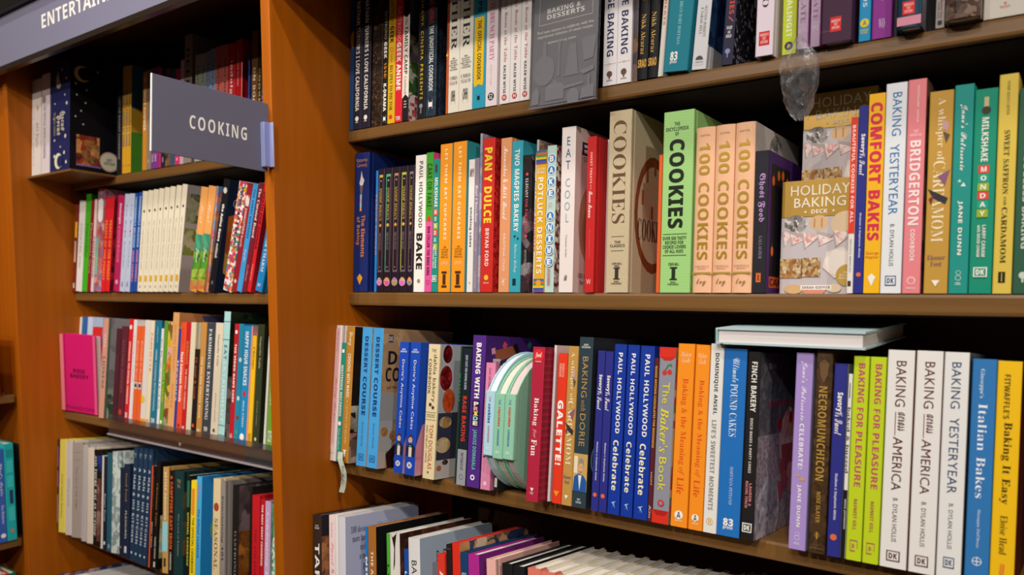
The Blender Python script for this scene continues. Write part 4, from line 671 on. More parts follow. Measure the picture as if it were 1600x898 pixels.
bk(129, 176, 137, '#1b191a', 'black bakery book with a frosted sundae picture cover', [t('FINCH BAKERY', .055, .32, .42, '#f0ece6', 'b', .55), t('DISCO BAKES & PARTY CAKES', .355, .645, .2, '#dcd6d0', 'b'), t('LAUREN &', .7, .82, .2, '#e08a90', 'b', .64), t('RACHEL FINCH', .69, .83, .2, '#e08a90', 'b', .36), dk(.935, W, '#1b191a', .36)],
   [('p', 0, .45, 0, 1, ('#6e6b6e #5a585c #787478', 40, 'n')), ('p', .45, 1, 0, 1, ('#a8989e #8f8288 #b8a8ac #9c8c92', 60, 'n')), h('DK', .06, .09, .16, '#c8c4c4', 'b', .25), h('FINCH', .16, .25, .9, '#4a5a62', 'b', .62), h('DISCO BAKES', .265, .295, .8, '#c0304a', 'b', .62), ('o', .5, .16, ('#d8a0a0 #e8c8c0 #b04858', 80), .62, 1.3), ('o', .42, .12, ('#e0b8b0 #c87878 #f0dcd4', 80), .66, 1.2), ('o', .4, .05, '#b81f2c', .45), ('o', .37, .045, '#b81f2c', .7), ('q', ((.5, .52), (.8, .52), (.74, .68), (.56, .68)), '#a84858')]+[('o', a, .065, c, u) for a, u, c in ((.64, .55, '#c0505c'), (.68, .72, '#d8909a'), (.72, .6, '#c85a66'), (.7, .85, '#b8c08a'), (.76, .75, '#d88a94'), (.78, .5, '#b84858'), (.66, .9, '#c87080'))]+[('o', .88, .26, ('#6a666c #c8c4ca #8f8a92 #e0dce2', 130), .24, 1), ('o', .8, .14, ('#5a565c #b8b4ba #86828a', 140), .3)], dp=.2)
ST.update(last=None)
bk(302, 364, 142, '#a88fd0', 'lavender book with white script and gold hearts', [t("Jane's Patisserie", .04, .345, .42, '#f4eef8', 'c'), t('CELEBRATE!', .36, .59, .26, '#f4eef8', 'b'), ('y', .625, .14, '#c8a05a', 3, 3.6, .4), ('y', .64, .2, '#c8a05a', 3, 3.6, .65), t('JANE DUNN', .67, .885, .26, W, 'b'), ('g', .92, .13, '#e8def4'), ('g', .94, .15, '#e8def4'), h('HUJI\nPRESS', .962, .975, .36, '#e8def4')], [('r', 0, 1, 0, 1, '#9a96b0')])
bk(374, 434, 127, '#3f2c1c', 'ornate dark brown book with gold gothic capitals', [('r', .012, .016, .05, .95, '#8a6a3a')]+[('o', .03, .03, '#a08048', .15+.14*i) for i in range(6)]+[('q', ((.2, .07), (.5, .05), (.8, .07), (.72, .13), (.5, .17), (.28, .13)), '#6a5032'), t('NECROMUNCHICON', .185, .645, .5, '#b08a3e', 'b'), t('MIKE SLATER', .7, .85, .24, '#b08a3e', 'b'), ('o', .91, .18, '#6a5030'), ('r', .895, .93, .46, .54, '#b08a3e')]+[('o', .975, .03, '#a08048', .15+.14*i) for i in range(6)], tex=pic('#3a2817 #4a3420 #33220f #543d26 #3a2817', 150), dp=.19)
bk(440, 486, 180, SV, 'indigo book with an orange dot right of the ornate brown', SVE, [('r', 0, 1, 0, 1, '#8890a8'), ('o', .5, .3, '#4a78c8', .5, 1.5)])
bk(492, 506, 217, '#e4e2dd', 'narrow black and white book left of the lime pair', [('r', .63, 1, 0, 1, '#151416'), t('baked & buzzed', .18, .54, .7, '#222022', 'M'), t('MIKE JOHNSON', .68, .84, .5, '#d8d4cc', 'b'), ('r', .05, .13, .4, .6, '#222022')])
row('R3', 1310, 530, 2.441)
for k, (a, b, y, yy) in enumerate(((26, 85, 65, 0), (89, 150, 68, 0))):
    bk(a, b, y, '#bfd41f', ('left', 'right')[k]+' of two lime green books with magenta titles', [t('BAKING FOR ', .035, .35, .42, '#c2486a', 'b', .55), t('PLEASURE', .37, .64, .42, '#c2486a', 'b', .55), t('RAVNEET GILL', .7, .85, .22, '#b05a50', 'b', .5), ('r', .9, .905, .25, .75, '#b84a66'), ('r', .9, .955, .25, .28, '#b84a66'), ('r', .95, .955, .25, .6, '#b84a66'), ('r', .9, .94, .72, .75, '#b84a66'), h('p.', .918, .942, .2, '#b84a66', 'b')])
for k, (a, b, y) in enumerate(((155, 258, 42), (264, 366, 45))):
    bk(a, b, y, '#e9e6e2', ('left', 'right')[k]+' of two thick white books with maroon capitals', [t('BAKING', .05, .26, .38, '#5a1f2a', 's', .52), t('across', .285, .37, .28, '#5a1f2a', 'c', .6), ('q', ((.36, .285), (.36, .385), (.39, .4), (.39, .285)), '#7a2a34'), t('AMERICA', .4, .645, .36, '#5a1f2a', 's', .5), t('B. DYLAN HOLLIS', .68, .88, .18, '#6a5a5a', 's'), dk(.945, '#5a1f2a', '#e9e6e2', .25)], [('r', 0, 1, 0, 1, '#8a2a2c')])
bk(370, 466, 50, '#e7e6e4', 'thick white book with navy capitals left of the blue one', [t('BAKING', .045, .25, .38, '#25406a', 's', .5), t('YESTERYEAR', .29, .625, .38, '#25406a', 's', .5), t('B. DYLAN HOLLIS', .67, .87, .18, '#5a5a60', 's'), dk(.93, '#25406a', '#e7e6e4', .22)], [('r', 0, 1, 0, 1, '#5a5a5e')])
bk(477, 571, 76, '#3077b8', 'mid blue italian baking book with white serif title', [t("Giuseppe's", .045, .175, .22, '#e0ecf6', 'm', .42), t('Italian Bakes', .2, .62, .36, '#f0f6fa', 'm', .5), t("Giuseppe Dell'Anno", .67, .84, .16, '#dce8f2', 's'), ('g', .9, .2, '#dce8f2'), ('r', .88, .92, .48, .52, '#dce8f2'), ('r', .898, .902, .3, .7, '#dce8f2')])
bk(573, 668, 84, '#f2c012', 'golden yellow baking book at the right end', [t("FITWAFFLE'S", .06, .255, .24, '#3a3010', 'b', .42), t('Baking It Easy', .27, .63, .42, '#2a220c', 'M', .48), t('Eloise Head', .68, .85, .3, '#2a220c', 'm', .5), h('BLO', .89, .94, .22, '#e05a3a', 'c')], [('r', 0, 1, 0, 1, '#5a1a18')])

# ---- bottom right shelf (columns at the upper edge of each spine)
row('R4', 480, 740, 4.21)
WP = page_mat('#f2eee6', '#d8d2c8')
bk(36, 94, 268, '#3a2a24', 'dark brown book with big white letters against the upright', [h('PATRY\nHORNER', .07, .1, .5, '#d8d0c8', 'b'), t('TARTINE', .2, .8, .5, W, 'b'), ], [('r', 0, 1, 0, 1, '#2c2830'), ('p', .15, .6, 0, .2, ('#8a4a2a #c88a5a #3a2a2a', 80))], page=page_mat('#b8aca4', '#8a807a'))
bk(143, 182, 270, '#efd8d8', 'pale pink book with rose script beside the dark brown one', [t('Shortbread', .05, .15, .3, '#c88a90', 's'), t('Sweet & Simple', .18, .6, .6, '#d88a94', 'c')], pb=1)
bk(184, 202, 272, '#e8e4e2', 'thin white book left of the lavender cover', pb=1, page=WP)
bk(205, 250, 282, '#d6d4de', 'thick white book with a lavender blue text cover', [], [('r', 0, 1, 0, 1, '#c9cbe0'), h('100 desserts to suit beginners to\nmore fun! Recipes for everyone\nrecipes from a baker\na modern bakery with\npopular favorites\nstar baked', .07, .42, .62, '#34344a', 'M', .38), ('p', .55, .8, .25, .4, ('#c8a040 #2a2a30 #c8a040', 200, 'z'))], page=WP)
bk(380, 396, 346, '#1f78c4', 'thin blue book with yellow capitals beside an ochre spine', [t('NINDO', .2, .5, .7, '#f4f0e6', 'k'), t('FLOUR', .6, .9, .7, '#e8c82a', 'k')], pb=1)
bk(398, 452, 345, '#a86a2a', 'ochre brown book with white capitals and black cover', [t('THE ART OF MODERN BAKING', .16, .95, .3, '#f0e6d4', 'b')], [('r', 0, 1, 0, 1, '#16151a')], page=WP)
bk(521, 540, 392, '#4fae2f', 'thin grass green book with black capitals', [t('LOS DULCES', .2, .8, .5, '#173a10', 'b')], pb=1)
bk(542, 608, 388, '#e2ddd6', 'white book with a chocolate drip and blue title', [('q', ((.15, .0), (.3, .03), (.7, .0), (.55, .08), (.5, .2), (.35, .24), (.45, .1)), '#2a1a14'), t('Chocolate', .3, .75, .5, '#1f4a8a', 'b')], [('p', 0, 1, 0, 1, ('#3a2018 #5a3424 #2a1610 #7a4a34', 60))], page=WP)
bk(634, 660, 496, '#1d4fa8', 'small blue book tucked left of a white baking book', [t('LOUVRE', .15, .5, .5, '#dce6f4', 'b')])
bk(663, 740, 420, '#e8e6e4', 'white book with dark capitals and a pale blue cover', [t('BAKING', .14, .4, .44, '#2c2a2e', 's', .5), t('YESTERYEAR', .44, .8, .44, '#2c2a2e', 's', .5)], [('r', 0, 1, 0, 1, '#a9c3d6'), h('B. DYLAN HOLLIS', .1, .17, .62, '#27262c', 's', .52), ('q', ((.22, .3), (.4, .26), (.5, .3), (.5, 1), (.22, 1)), '#2b2c36'), h('YE', .42, .55, .25, '#1f2a5a', 'b', .12)], page=WP)
bk(855, 902, 527, '#df3a28', 'small vermilion book with slanted white lettering', [t('Happy', .1, .4, .6, '#f6ece4', 'I')])
bk(905, 948, 463, '#241a17', 'black book with gold capitals left of a red one', [('r', .02, .03, 0, 1, '#4a3a30'), t('DECULT', .2, .7, .6, '#c8a054', 'M')], dy=.004, b=.001)
bk(951, 1003, 453, '#e03020', 'bright red book with black capitals and a photographic cover', [t('FRENCH', .2, .8, .6, '#241418', 'b')], [('p', 0, .2, 0, 1, ('#d8c8b4 #c88a4a #2a3a5a #3a4a6a', 40)), ('r', .2, 1, 0, 1, '#2a2e3a')], page=WP)
bk(984, 1053, 511, '#16406e', 'dark blue book with two small white author lines', [h('NATALIE\nPAULINE', .12, .19, .62, '#d4dce8', 'b')], page=WP)
bk(1056, 1130, 527, '#b02a90', 'magenta book with a violet cover', [t('PUDDINGS & MORE', .2, .8, .3, '#f0c8e4', 'b')], [('r', 0, 1, 0, 1, '#7d2a86'), ('o', .5, .4, '#a08ab8')], page=WP)
bk(1176, 1238, 560, '#eeb6ac', 'salmon pink book with black capitals left of the black pair', [t('BREAD', .35, .8, .5, '#1f181a', 'k')], page=WP)
for k, (a, b, y) in enumerate(((1279, 1348, 588), (1352, 1427, 606))):
    bk(a, b, y, '#1b1b1d', ('left', 'right')[k]+' of two black hardbacks by the coral ones', [t('KNEAD', .35, .8, .4, W, 'b')], page=WP)
row('R4', 760, 800, 8)
CORX = [(520, 680, 700), (684, 860, 745), (866, 1060, 790)]
x = 1066
for k in range(7): CORX.append((x, x+188+8*k, 830+42*k)); x += 194+8*k
names = 'first second third fourth fifth sixth seventh eighth ninth tenth eleventh twelfth'.split()
for k, (a, b, y) in enumerate(CORX):
    bk(a, b, y, '#efe3cf', names[k]+' from the left of the matching cream books with coral spines', q='#e07a68', page=WP, lean=-.104, dp=.2)
WX = []; x = 2620
for k, w in enumerate((200, 205, 215, 225, 235)): WX.append((x, x+w, 1130+47*k)); x += w+14
for k, (a, b, y) in enumerate(WX):
    bk(a, b, y, '#e4e0da', names[k]+' from the left of the tall white books right of coral ones', page=WP, lean=-.104, dp=.22)

# ---- flat book, ribbon, notice, plastic
zt = on_plane(1128, 538, 1, -.045).z+.0012
A = on_plane(1118, 530, 1, -.052); B = on_plane(1352, 530, 1, -.052)
fb = book('cookbook', .0225, B.x-A.x, .26, '#b9d2d8', Matrix(((0, 1, 0, A.x), (0, 0, 1, -.052), (1, 0, 0, zt), (0, 0, 0, 1))), 'pale teal hardback lying flat on top of the upright books on the third right shelf', group='books on the third right shelf', page=page_mat('#e6dedc', '#bdb2b2'))
box('back_picture', (-.0004, .003, .001), (-.0001, B.x-A.x, .259), pic('#c88a4a #2a2220 #d8a060 #c87a60 #1f1a1c', 50), fb)
box('spine_cloth', (.003, -.0005, -.0003), (.0205, .0009, .2603), mat('#1f8a78'), fb)
def strip(name, pts, w, m, parent=None):
    vs, fs = [], []
    for i, p in enumerate(pts): vs += [(p[0]-w/2, p[1], p[2]), (p[0]+w/2, p[1]+.001, p[2])]
    for i in range(len(pts)-1): fs.append((2*i, 2*i+1, 2*i+3, 2*i+2))
    me = bpy.data.meshes.new(name); me.from_pydata(vs, [], fs); o = link(name, me, parent, m)
    s = o.modifiers.new('thick', 'SOLIDIFY'); s.thickness = .0006; return o
rp = [on_plane(532, 706, 1, -.067)]+[on_plane(x, y, 1, -.0745-.002*math.sin(i)) for i, (x, y) in enumerate(((531, 717), (534, 727), (537, 737), (537.5, 748), (536, 760), (533.5, 769)))]
rib = strip('bookmark', [(p.x+.0, p.y, p.z) for p in rp], .0135, mat('#b9c4b4', 'paper')); tag(rib, 'pale green paper bookmark hanging below the leftmost books of the third right shelf', 'bookmark')
o = link('script_lettering', bpy.data.meshes.new('script_lettering'), rib)
PRINTS.append((o, [('t', 'Shop the', .05, .3, .5, '#3a4a40', 'c'), ('t', 'Bakes', .35, .8, .6, '#3a4a40', 'c')], .012, .05, 'spine')); o.location = (rp[4].x-.006, rp[4].y-.003, rp[4].z-.02)
# acrylic notice on the top right shelf
nl = empty('notice_holder', Matrix.Translation((-.7553, -.024, .2800))@Matrix.Rotation(math.radians(-1.6), 4, 'Z')@Matrix.Rotation(-.075, 4, 'X')); tag(nl, 'grey printed notice in a clear acrylic holder hanging over the top right shelf edge', 'sign')
ACR = clear_mat('clear_acrylic', op=.03, rough=.04, gloss=.21)
box('paper_insert', (.002, -.0012, .003), (.1255, -.0006, .236), mat('#77757a', 'paper'), nl)
box('acrylic_pocket', (0, -.0045, 0), (.1280, -.0025, .238), ACR, nl, .0006); box('acrylic_back', (0, 0, 0), (.1280, .002, .238), ACR, nl, .0006)
box('bottom_fold', (0, -.0044, -.0012), (.1280, .002, -.0002), mat('#a6a6b2', 'gloss'), nl, .0005)
LG = '#817f86'
up_ = lambda pts, d: tuple((u, a+d) for u, a in pts)
els = [h('BAKING &', .335, .368, .50, '#f0eee8', 'b', .47), h('DESSERTS', .376, .409, .56, '#f0eee8', 'b', .5), ('r', .437, .440, .1, .9, '#dcdad2'), ('r', .0, .440, .1, .105, '#dcdad2'), ('r', .0, .440, .895, .9, '#dcdad2'),
  h('Find new reasons to celebrate with this\ninspirational selection of sweet recipes.', .478, .535, .84, '#eceae4', 's', .5), h('Alphabetical by Author', .562, .580, .44, '#e0ded8', 'o', .46),
  ('o', .755, .165, LG, .2, 1.15), ('q', ((.18, .56), (.23, .56), (.24, .68), (.17, .68)), LG), ('q', ((.4, .57), (.46, .57), (.44, .66), (.45, .81), (.41, .81), (.42, .66)), LG), ('q', ((.58, .61), (.68, .61), (.72, .81), (.53, .81)), LG), ('r', .81, .82, .5, .74, LG),
  ('q', ((.76, .59), (.98, .58), (.93, .73), (.8, .74)), LG), ('r', .885, .965, .24, .52, LG), ('o', .885, .14, LG, .38, .45), ('o', .85, .03, LG, .38), ('q', ((.52, .885), (.8, .875), (.8, .89), (.52, .905)), LG), ('o', .965, .09, LG, .66, 1.2), ('q', ((.78, .92), (.96, .9), (.96, .985), (.78, .985)), LG), ('r', .84, .92, .87, .9, LG), ('q', ((.02, .98), (.04, .9), (.1, .86), (.15, .9), (.14, .98)), LG), ('q', ((.75, .8), (.95, .78), (.95, .81), (.8, .83)), LG)]
prints('notice_print', els, .1275, .236, nl, 'spine', (.0005, -.0013, 0))
# crumpled cellophane
bmw = bmesh.new(); rnd = random.Random(3); rings = []
prof = [(1250, 58, 5), (1249, 70, 14), (1248, 84, 30), (1248, 98, 34), (1249, 112, 33), (1249, 126, 31), (1249, 140, 28), (1249, 153, 23), (1249, 165, 18), (1250, 176, 13), (1252, 186, 6)]
for i, (x, y, w) in enumerate(prof):
    c = on_plane(x, y, 1, -.045-.01*math.sin(i*.5)); e = on_plane(x+w, y, 1, -.045); rw = e.x-c.x; rg = []
    for k in range(22):
        q = 6.2832*k/22; j = 1+rnd.uniform(-.16, .16); rg.append(bmw.verts.new((c.x+rw*j*math.cos(q), c.y+.012*j*math.sin(q)*min(1, w/20)+rnd.uniform(-.004, .004), c.z+rnd.uniform(-.003, .003))))
    rings.append(rg)
for a, b in zip(rings, rings[1:]):
    for k in range(22): bmw.faces.new((a[k], a[(k+1) % 22], b[(k+1) % 22], b[k]))
me = bpy.data.meshes.new('plastic_wrap'); bmw.to_mesh(me); bmw.free()
pw = link('plastic_wrap', me, None, clear_mat('cellophane', op=.06, rough=.14, bump=True, gloss=.22, fk=.16)); tag(pw, 'crumpled clear plastic wrap hanging in front of the top right shelf', 'plastic wrap')

# ---- top left shelf
row('L1', 40, 80, 4.277)
bk(33, 100, 190, '#d9d2cc', 'white cookbook with faint grey marks against the left panel', [t('BO Paris', .45, .7, .3, '#9a8a80', 'm', .6), ('o', .3, .12, '#c0a860', .62), t('the little bakery', .3, .9, .14, '#b8a8a0', 's', .2)], dy=-.105, pb=1)
bk(104, 158, 152, '#d6cbd0', 'pale lilac white book with a round emblem beside the starry box', [('o', .25, .22, '#8a7a80', .3), t('THE OFFICIAL MARTHA COOKBOOK', .31, .84, .3, '#7a6a74', 'm', .4)], dy=-.105, pb=1)
stars = [('y', a, r, '#d8d4c0', 4, q, u) for a, u, r, q in ((.06, .6, .03, 0), (.15, .82, .04, .3), (.3, .75, .03, .6), (.38, .85, .05, 0), (.36, .25, .03, .5), (.5, .2, .03, 0), (.62, .7, .03, .4), (.7, .25, .04, 0), (.68, .8, .06, .3), (.77, .55, .03, .2), (.85, .25, .05, 0), (.83, .75, .05, .4), (.92, .85, .05, 0), (.9, .3, .04, .6), (.95, .6, .03, 0))]
hp = bk(162, 292, 84, '#1b2456', 'big dark blue starry gift box with a moon between white and black books', stars+[('q', ((.32, .14), (.42, .07), (.5, .16), (.58, .2), (.5, .235), (.36, .22)), '#b8b49c'), t('Hocus', .44, .62, .26, '#e4dcc4', 'f', .66), t('Pocus', .47, .66, .26, '#e4dcc4', 'f', .46), t('THE OFFICIAL COOKBOOK', .44, .66, .1, '#b8a880', 's', .26), ('o', .9, .19, '#d8d4b0', .46), ('o', .905, .14, '#1b2456', .54)],
   [('r', 0, 1, 0, 1, '#0b0a12'), ('o', .1, .15, '#b8a880', .22), ('o', .095, .12, '#0b0a12', .26), ('p', .66, .93, .12, .55, ('#c8502a #7a1f20 #e0a060 #2a1a1c #b8503a', 50)), ('r', .93, .945, .12, .58, '#8a6ab0'), ('o', .87, .19, '#cfa890', .74), ('o', .87, .165, '#e0d8c0', .74), h('HOCUS\nPOCUS', .7, .76, .2, '#c8a040', 'f', .36), h('GIFT\nEDITION', .84, .9, .2, '#5a4a40', 'b', .74)]+[('y', a, .02, '#d8d0b8', 4, .3, u) for a, u in ((.2, .1), (.24, .3), (.3, .12), (.36, .28), (.44, .2), (.5, .1), (.56, .24), (.05, .5))], dy=-.105, nm='boxed_cookbook', dp=.21, fw=.14)
bk(607, 642, 155, '#15151a', 'thin black book with vertical white words left of yellow ones', [t('A LITTLE BAKERY COOKBOOK', .2, .85, .3, '#8f8f94', 'b')], pb=1)
for k, (a, b, y) in enumerate(((644, 663, 102), (664, 682, 98), (683, 702, 94))):
    bk(a, b, y, '#dca322', ('left', 'middle', 'right')[k]+' of three yellow books with blue lettering', [t('VINTAGE', .22, .36, .6, '#3a5a7a', 'b'), t('COOKING', .4, .56, .6, '#3a5a7a', 'b'), t('AT HOME', .57, .75, .6, '#3a5a7a', 'b'), ('y', .93, .2, '#3a3a20', 3, .5)], [('r', 0, .4, 0, 1, '#3a7aa0'), ('r', .4, .62, 0, 1, '#c89a2a'), ('r', .62, 1, 0, 1, '#4a8a2a'), ('o', .8, .2, '#6a4a2a')] if k == 2 else (), pb=1)
ST.update(last=None)
bk(779, 806, 140, '#d08a2a', 'orange book with white capitals half behind the blade sign', [('o', .08, .3, '#d8c8a8'), t('SWEET SUMMER', .16, .6, .5, '#f0e0c8', 'k')], pb=1)
row('L1', 180, 90, 4.729)
bk(231, 262, 90, '#8a8070', 'grey brown book below the left edge of the blade sign', [h('B', .9, .93, .3, '#d0c8b8', 's')], pb=1)
bk(264, 318, 72, '#7a3a90', 'violet double spine book below the blade sign', [('r', 0, 1, .9, 1, '#c02a70'), t('Love', .86, .93, .3, '#d8c0dc', 'b', .25), t('Love', .86, .93, .3, '#d8c0dc', 'b', .65)])
bk(320, 335, 80, '#c02a6a', 'thin raspberry book below the blade sign', pb=1)
bk(337, 365, 84, '#1d2430', 'dark navy book below the blade sign', [h('I', .9, .95, .3, '#8a90a0', 's')], pb=1)
bk(367, 402, 82, '#4a3026', 'brown picture book below the blade sign', tex=pic('#4a3026 #6a4632 #8a6244 #2a1a16', 90))
bk(404, 440, 84, '#3a5468', 'steel blue book below the blade sign', pb=1)
bk(441, 475, 84, '#d03070', 'hot pink book below the blade sign', [h('F', .93, .96, .3, W, 's')], pb=1)
row('L1', 220, 30, 7.619)
def l1(x0, x1, xt, yt, *a, **k):
    # columns read at the upper edge; the spines stand upright so that column is carried down to the shelf
    R = ROWS['L1']; tl = R['t']; up = Vector((0, math.sin(tl), math.cos(tl))); P0 = Vector((0, R['y'], R['z'])); ex = Vector((1, 0, 0)); n = ex.cross(up)
    o = []
    for x in (x0, x1):
        r = ray(220+x/7.619, 30+yt/7.619); q = CAM+r*((P0-CAM).dot(n)/r.dot(n)); o.append((proj(P0+ex*q.x)[0]-220)*7.619)
    return bk(o[0], o[1], yt, *a, **k)
l1(452, 518, 0, 490, '#c8a8b4', 'pale pink book left of the tall grey one', [('y', .3, .3, '#b83a5a', 3, .524)], pb=1)
l1(524, 612, 0, 185, '#8d8078', 'tall grey taupe hardback with large black letters', [t('DEEDA BLAIR', .1, .9, .5, '#1d1a1c', 'm')], [h('FOOD\nFLOWERS', .2, .5, .6, '#3a3434', 'm')])
for k, (a, b, y) in enumerate(((652, 712, 425), (714, 774, 408))):
    l1(a, b, 0, y, '#9aa294', ('left', 'right')[k]+' of two sage green books with black serif names', [t('Mary Berry', .1, .5, .4, '#2a2a28', 'm')], pb=1)
for k, (a, b, y) in enumerate(((776, 830, 385), (832, 892, 350))):
    l1(a, b, 0, y, '#7f93b4', ('left', 'right')[k]+' of two powder blue books with black serif names', [t('Mary Berry', .1, .5, .4, '#22283a', 'm')], pb=1)
for k, (a, b, y) in enumerate(((894, 968, 325), (970, 1042, 305))):
    l1(a, b, 0, y, '#c0625a', ('left', 'right')[k]+' of two terracotta pink books with black serif names', [t('Mary Berry', .12, .5, .4, '#2a1a1a', 'm')], pb=1)
l1(1044, 1126, 0, 288, '#c41f28', 'red book with white serif title left of a brighter red', [t('indulge', .15, .5, .45, '#f0dcd4', 'M'), t('VALRHONA', .6, .85, .3, '#f0dcd4', 's')])
l1(1130, 1212, 0, 245, '#b81a20', 'thick red hardback with small white words and slab letters', [t('FAVORITE RECIPES', .1, .4, .16, '#f0c8c0', 's', .4), t('pasta', .5, .8, .5, '#f4e8dc', 'k')], kind='gloss')
l1(1282, 1300, 0, 400, '#2a4a9a', 'thin bright blue book right of the red hardback', pb=1)
l1(1324, 1396, 0, 140, '#6e441f', 'brown boards book with cream capitals', [t('ON BOARDS', .3, .75, .4, '#e0d0b0', 'b')])
l1(1398, 1446, 0, 160, '#1c1c16', 'black cookbook with yellow capitals beside the brown one', [t('COOKBOOK', .3, .8, .4, '#b8a050', 'b')])
l1(1448, 1500, 0, 205, '#25241c', 'book with lilac capitals beside the bright upright', [t('OPEN WIDE', .05, .7, .8, '#a56ab4', 'k')], tex=pic('#2a2a1c #4a5a34 #1c1c18', 80))

# ---- second left shelf
row('L2', 90, 270, 4.277)
bk(88, 117, 215, '#7a2418', 'maroon book with yellow and cream blocks against the left panel', [('r', .2, .38, .2, .9, '#e0a828'), ('r', .42, .66, .2, .8, '#c8a088'), h('N', .9, .96, .4, W, 'b')], xt=112, pb=1)
bk(120, 159, 192, '#e0dcd8', 'white spiral edged book left of the bright green one', [t('COCKTAIL GIRL', .25, .75, .3, '#8a8a8c', 's')], xt=148)
bk(161, 194, 148, '#3fae1f', 'bright green paperback near the left end', [t('Vegetables', .3, .65, .4, '#2a6a1a', 'I')], xt=194, pb=1)
bk(196, 216, 185, '#8a1a26', 'dark red book right of the green one', [t('Pheasants Nest', .25, .8, .4, '#e0b8a8', 'm')], xt=228, pb=1)
bk(218, 236, 180, '#e4c8c4', 'thin pale pink book left of the colourful collage', [t('COOKBOOK', .4, .85, .5, '#2a2424', 'b')], xt=247, pb=1)
bk(240, 286, 112, '#a85a5a', 'colourful collage book with a white bubble and mint strip', [('o', .14, .35, '#e8e4e2'), ('o', .28, .35, '#e8e4e2'), ('r', .14, .28, .15, .85, '#e8e4e2'), ('r', .48, .84, .1, .42, '#7ab8a0')], tex=pic('#8a3a5a #c8706a #6a7ab0 #b04a3a #d0a8a0', 70), xt=272)
for k, (a, b) in enumerate(((288, 313), (315, 346))):
    bk(a, b, 166, '#d81f2c', ('left', 'right')[k]+' of two red picnic books with orange capitals', [t('FEASTS OF THE FOREST', .25, .88, .5, '#f08a3a', 'k')], [('p', 0, 1, 0, 1, ('#3a1018 #8a1a24 #1a1012 #c02a30', 50))] if k else (), xt=(325, 350)[k], pb=1)
bk(372, 412, 156, '#b01f5a', 'magenta weeknight book with pale title', [t('Weeknight', .08, .3, .45, '#f0d0dc', 'b'), t('COOKBOOK', .32, .7, .4, '#e0708a', 'b'), ('o', .9, .2, '#e0a0b4')], xt=405)
for k, (a, b) in enumerate(((414, 445), (447, 479))):
    bk(a, b, 148-3*k, '#b9c3da', ('left', 'right')[k]+' of two pale powder blue books with tiny marks', [t('The Book Kitchen', .1, .75, .3, '#6a7ab0', 's'), ('o', .38, .14, '#d0405a'), t('PAGE', .9, .95, .3, '#3a4a7a', 'b')], xt=(452, 484)[k], pb=1)
for k, (a, b) in enumerate(((481, 504), (506, 529))):
    bk(a, b, 141-5*k, '#1d489c', ('left', 'right')[k]+' of two navy books with pale blue capitals', [t('CONVENIENTLY DELICIOUS', .04, .55, .5, '#a8d0e8', 'k'), t('DEVIN CONNELL', .58, .9, .5, '#d88ab0', 'k')], xt=(516, 545)[k], pb=1)
xs = [531, 566, 600, 634, 668, 702, 737, 771, 806]; xo = [570, 607, 643, 680, 718, 755, 797, 836, 880]
for k in range(8):
    bk(xs[k]+1, xs[k+1]-1, 130-6*k, '#e4dbc2', names[k]+' from the left of the eight matching cream books', [('o', .2, .16, '#3a342c'), t('the vegetable kitchen table', .3, .78, .3, '#8a8a84', 'm'), ('r', .84, .9, .25, .75, '#d8a828'), ('o', .95, .15, '#b0a890')], [('r', 0, 1, 0, 1, '#a8a0a0'), ('p', .08, .35, .05, .9, ('#6a7a4a #a8a88a #4a5a34 #c8c0a8', 50)), ('p', .4, .65, .05, .9, ('#b85a34 #6a7a3a #8a9a4a #c8b8a0', 50))] if k == 7 else (), xt=xo[k], pb=1, fw=0.05)
ST.update(last=None)
for k, (a, b) in enumerate(((882, 927), (930, 978))):
    bk(a, b, 111-6*k, '#e8a25a', ('left', 'right')[k]+' of two peach to green fruit books', [('p', .45, .62, 0, 1, ('#3a9a7a #2a7a5a #5ab08a', 40)), ('p', .62, .88, 0, 1, ('#3f8a2a #6aae3a #2a5a2a #a8c84a', 50)), ('p', .88, 1, 0, 1, ('#f0d020 #d84a4a #8ac83a', 60)), t('About', .15, .35, .4, '#f4d8b0', 'c'), t('Juice', .58, .72, .5, '#e8f0d8', 'c')], xt=(962, 1012)[k], pb=1)
bk(984, 1003, 99, '#d8934f', 'collage spine in orange and blue left of black book', tex=pic('#d8934f #5a9ac8 #c85a6a #e0b080 #b8603a', 70), xt=1056, pb=1)
bk(1006, 1045, 62, '#14161c', 'black book with white title and a navy cover with an orange jar', [('o', .1, .3, '#d8d4ca'), t('the Aging Game', .22, .55, .5, '#f0ece4', 'k'), t('cookbook', .57, .7, .4, '#f0ece4', 'b'), ('o', .92, .2, '#5a5a60')], [('r', 0, 1, 0, 1, '#12243e'), ('q', ((.2, .32), (.75, .28), (.85, .6), (.7, .85), (.3, .8)), '#b0581c'), ('q', ((.3, .64), (.7, .68), (.66, .86), (.32, .82)), '#c8a048'), ('g', .2, .2, '#c8c4c0', .55)], xt=1112, dp=.2, fw=0.05)
bk(1106, 1158, 82, '#e0dcd8', 'gingham check book in many colours', [t('What can I bring?', .05, .6, .5, '#1d2a3a', 'k')], tex=pic('#d8486a #efe8e0 #3a8a9a #efe8e0 #e0a03a #c83a5a', 170, 'k'), xt=1216, pb=1)
bk(1161, 1194, 96, '#9a1c28', 'dark red board book with a small photograph', [('p', .1, .2, .1, .9, ('#d8d0c8 #8a5a3a #efe8e0', 60)), t('CHARCUTERIE', .22, .46, .4, '#f0d8c8', 'b'), t('Boards', .47, .58, .4, '#f0d8c8', 'm'), ('y', .9, .3, '#e8c8b8', 4, .4)], xt=1268)
bk(1197, 1229, 93, '#3f9ad8', 'sky blue leaning book between dark red ones', [t('THE GREAT MISTAKES', .05, .5, .4, '#2a5a9a', 'k'), t('King Solo', .6, .72, .4, W, 'c')], xt=1308, pb=1)
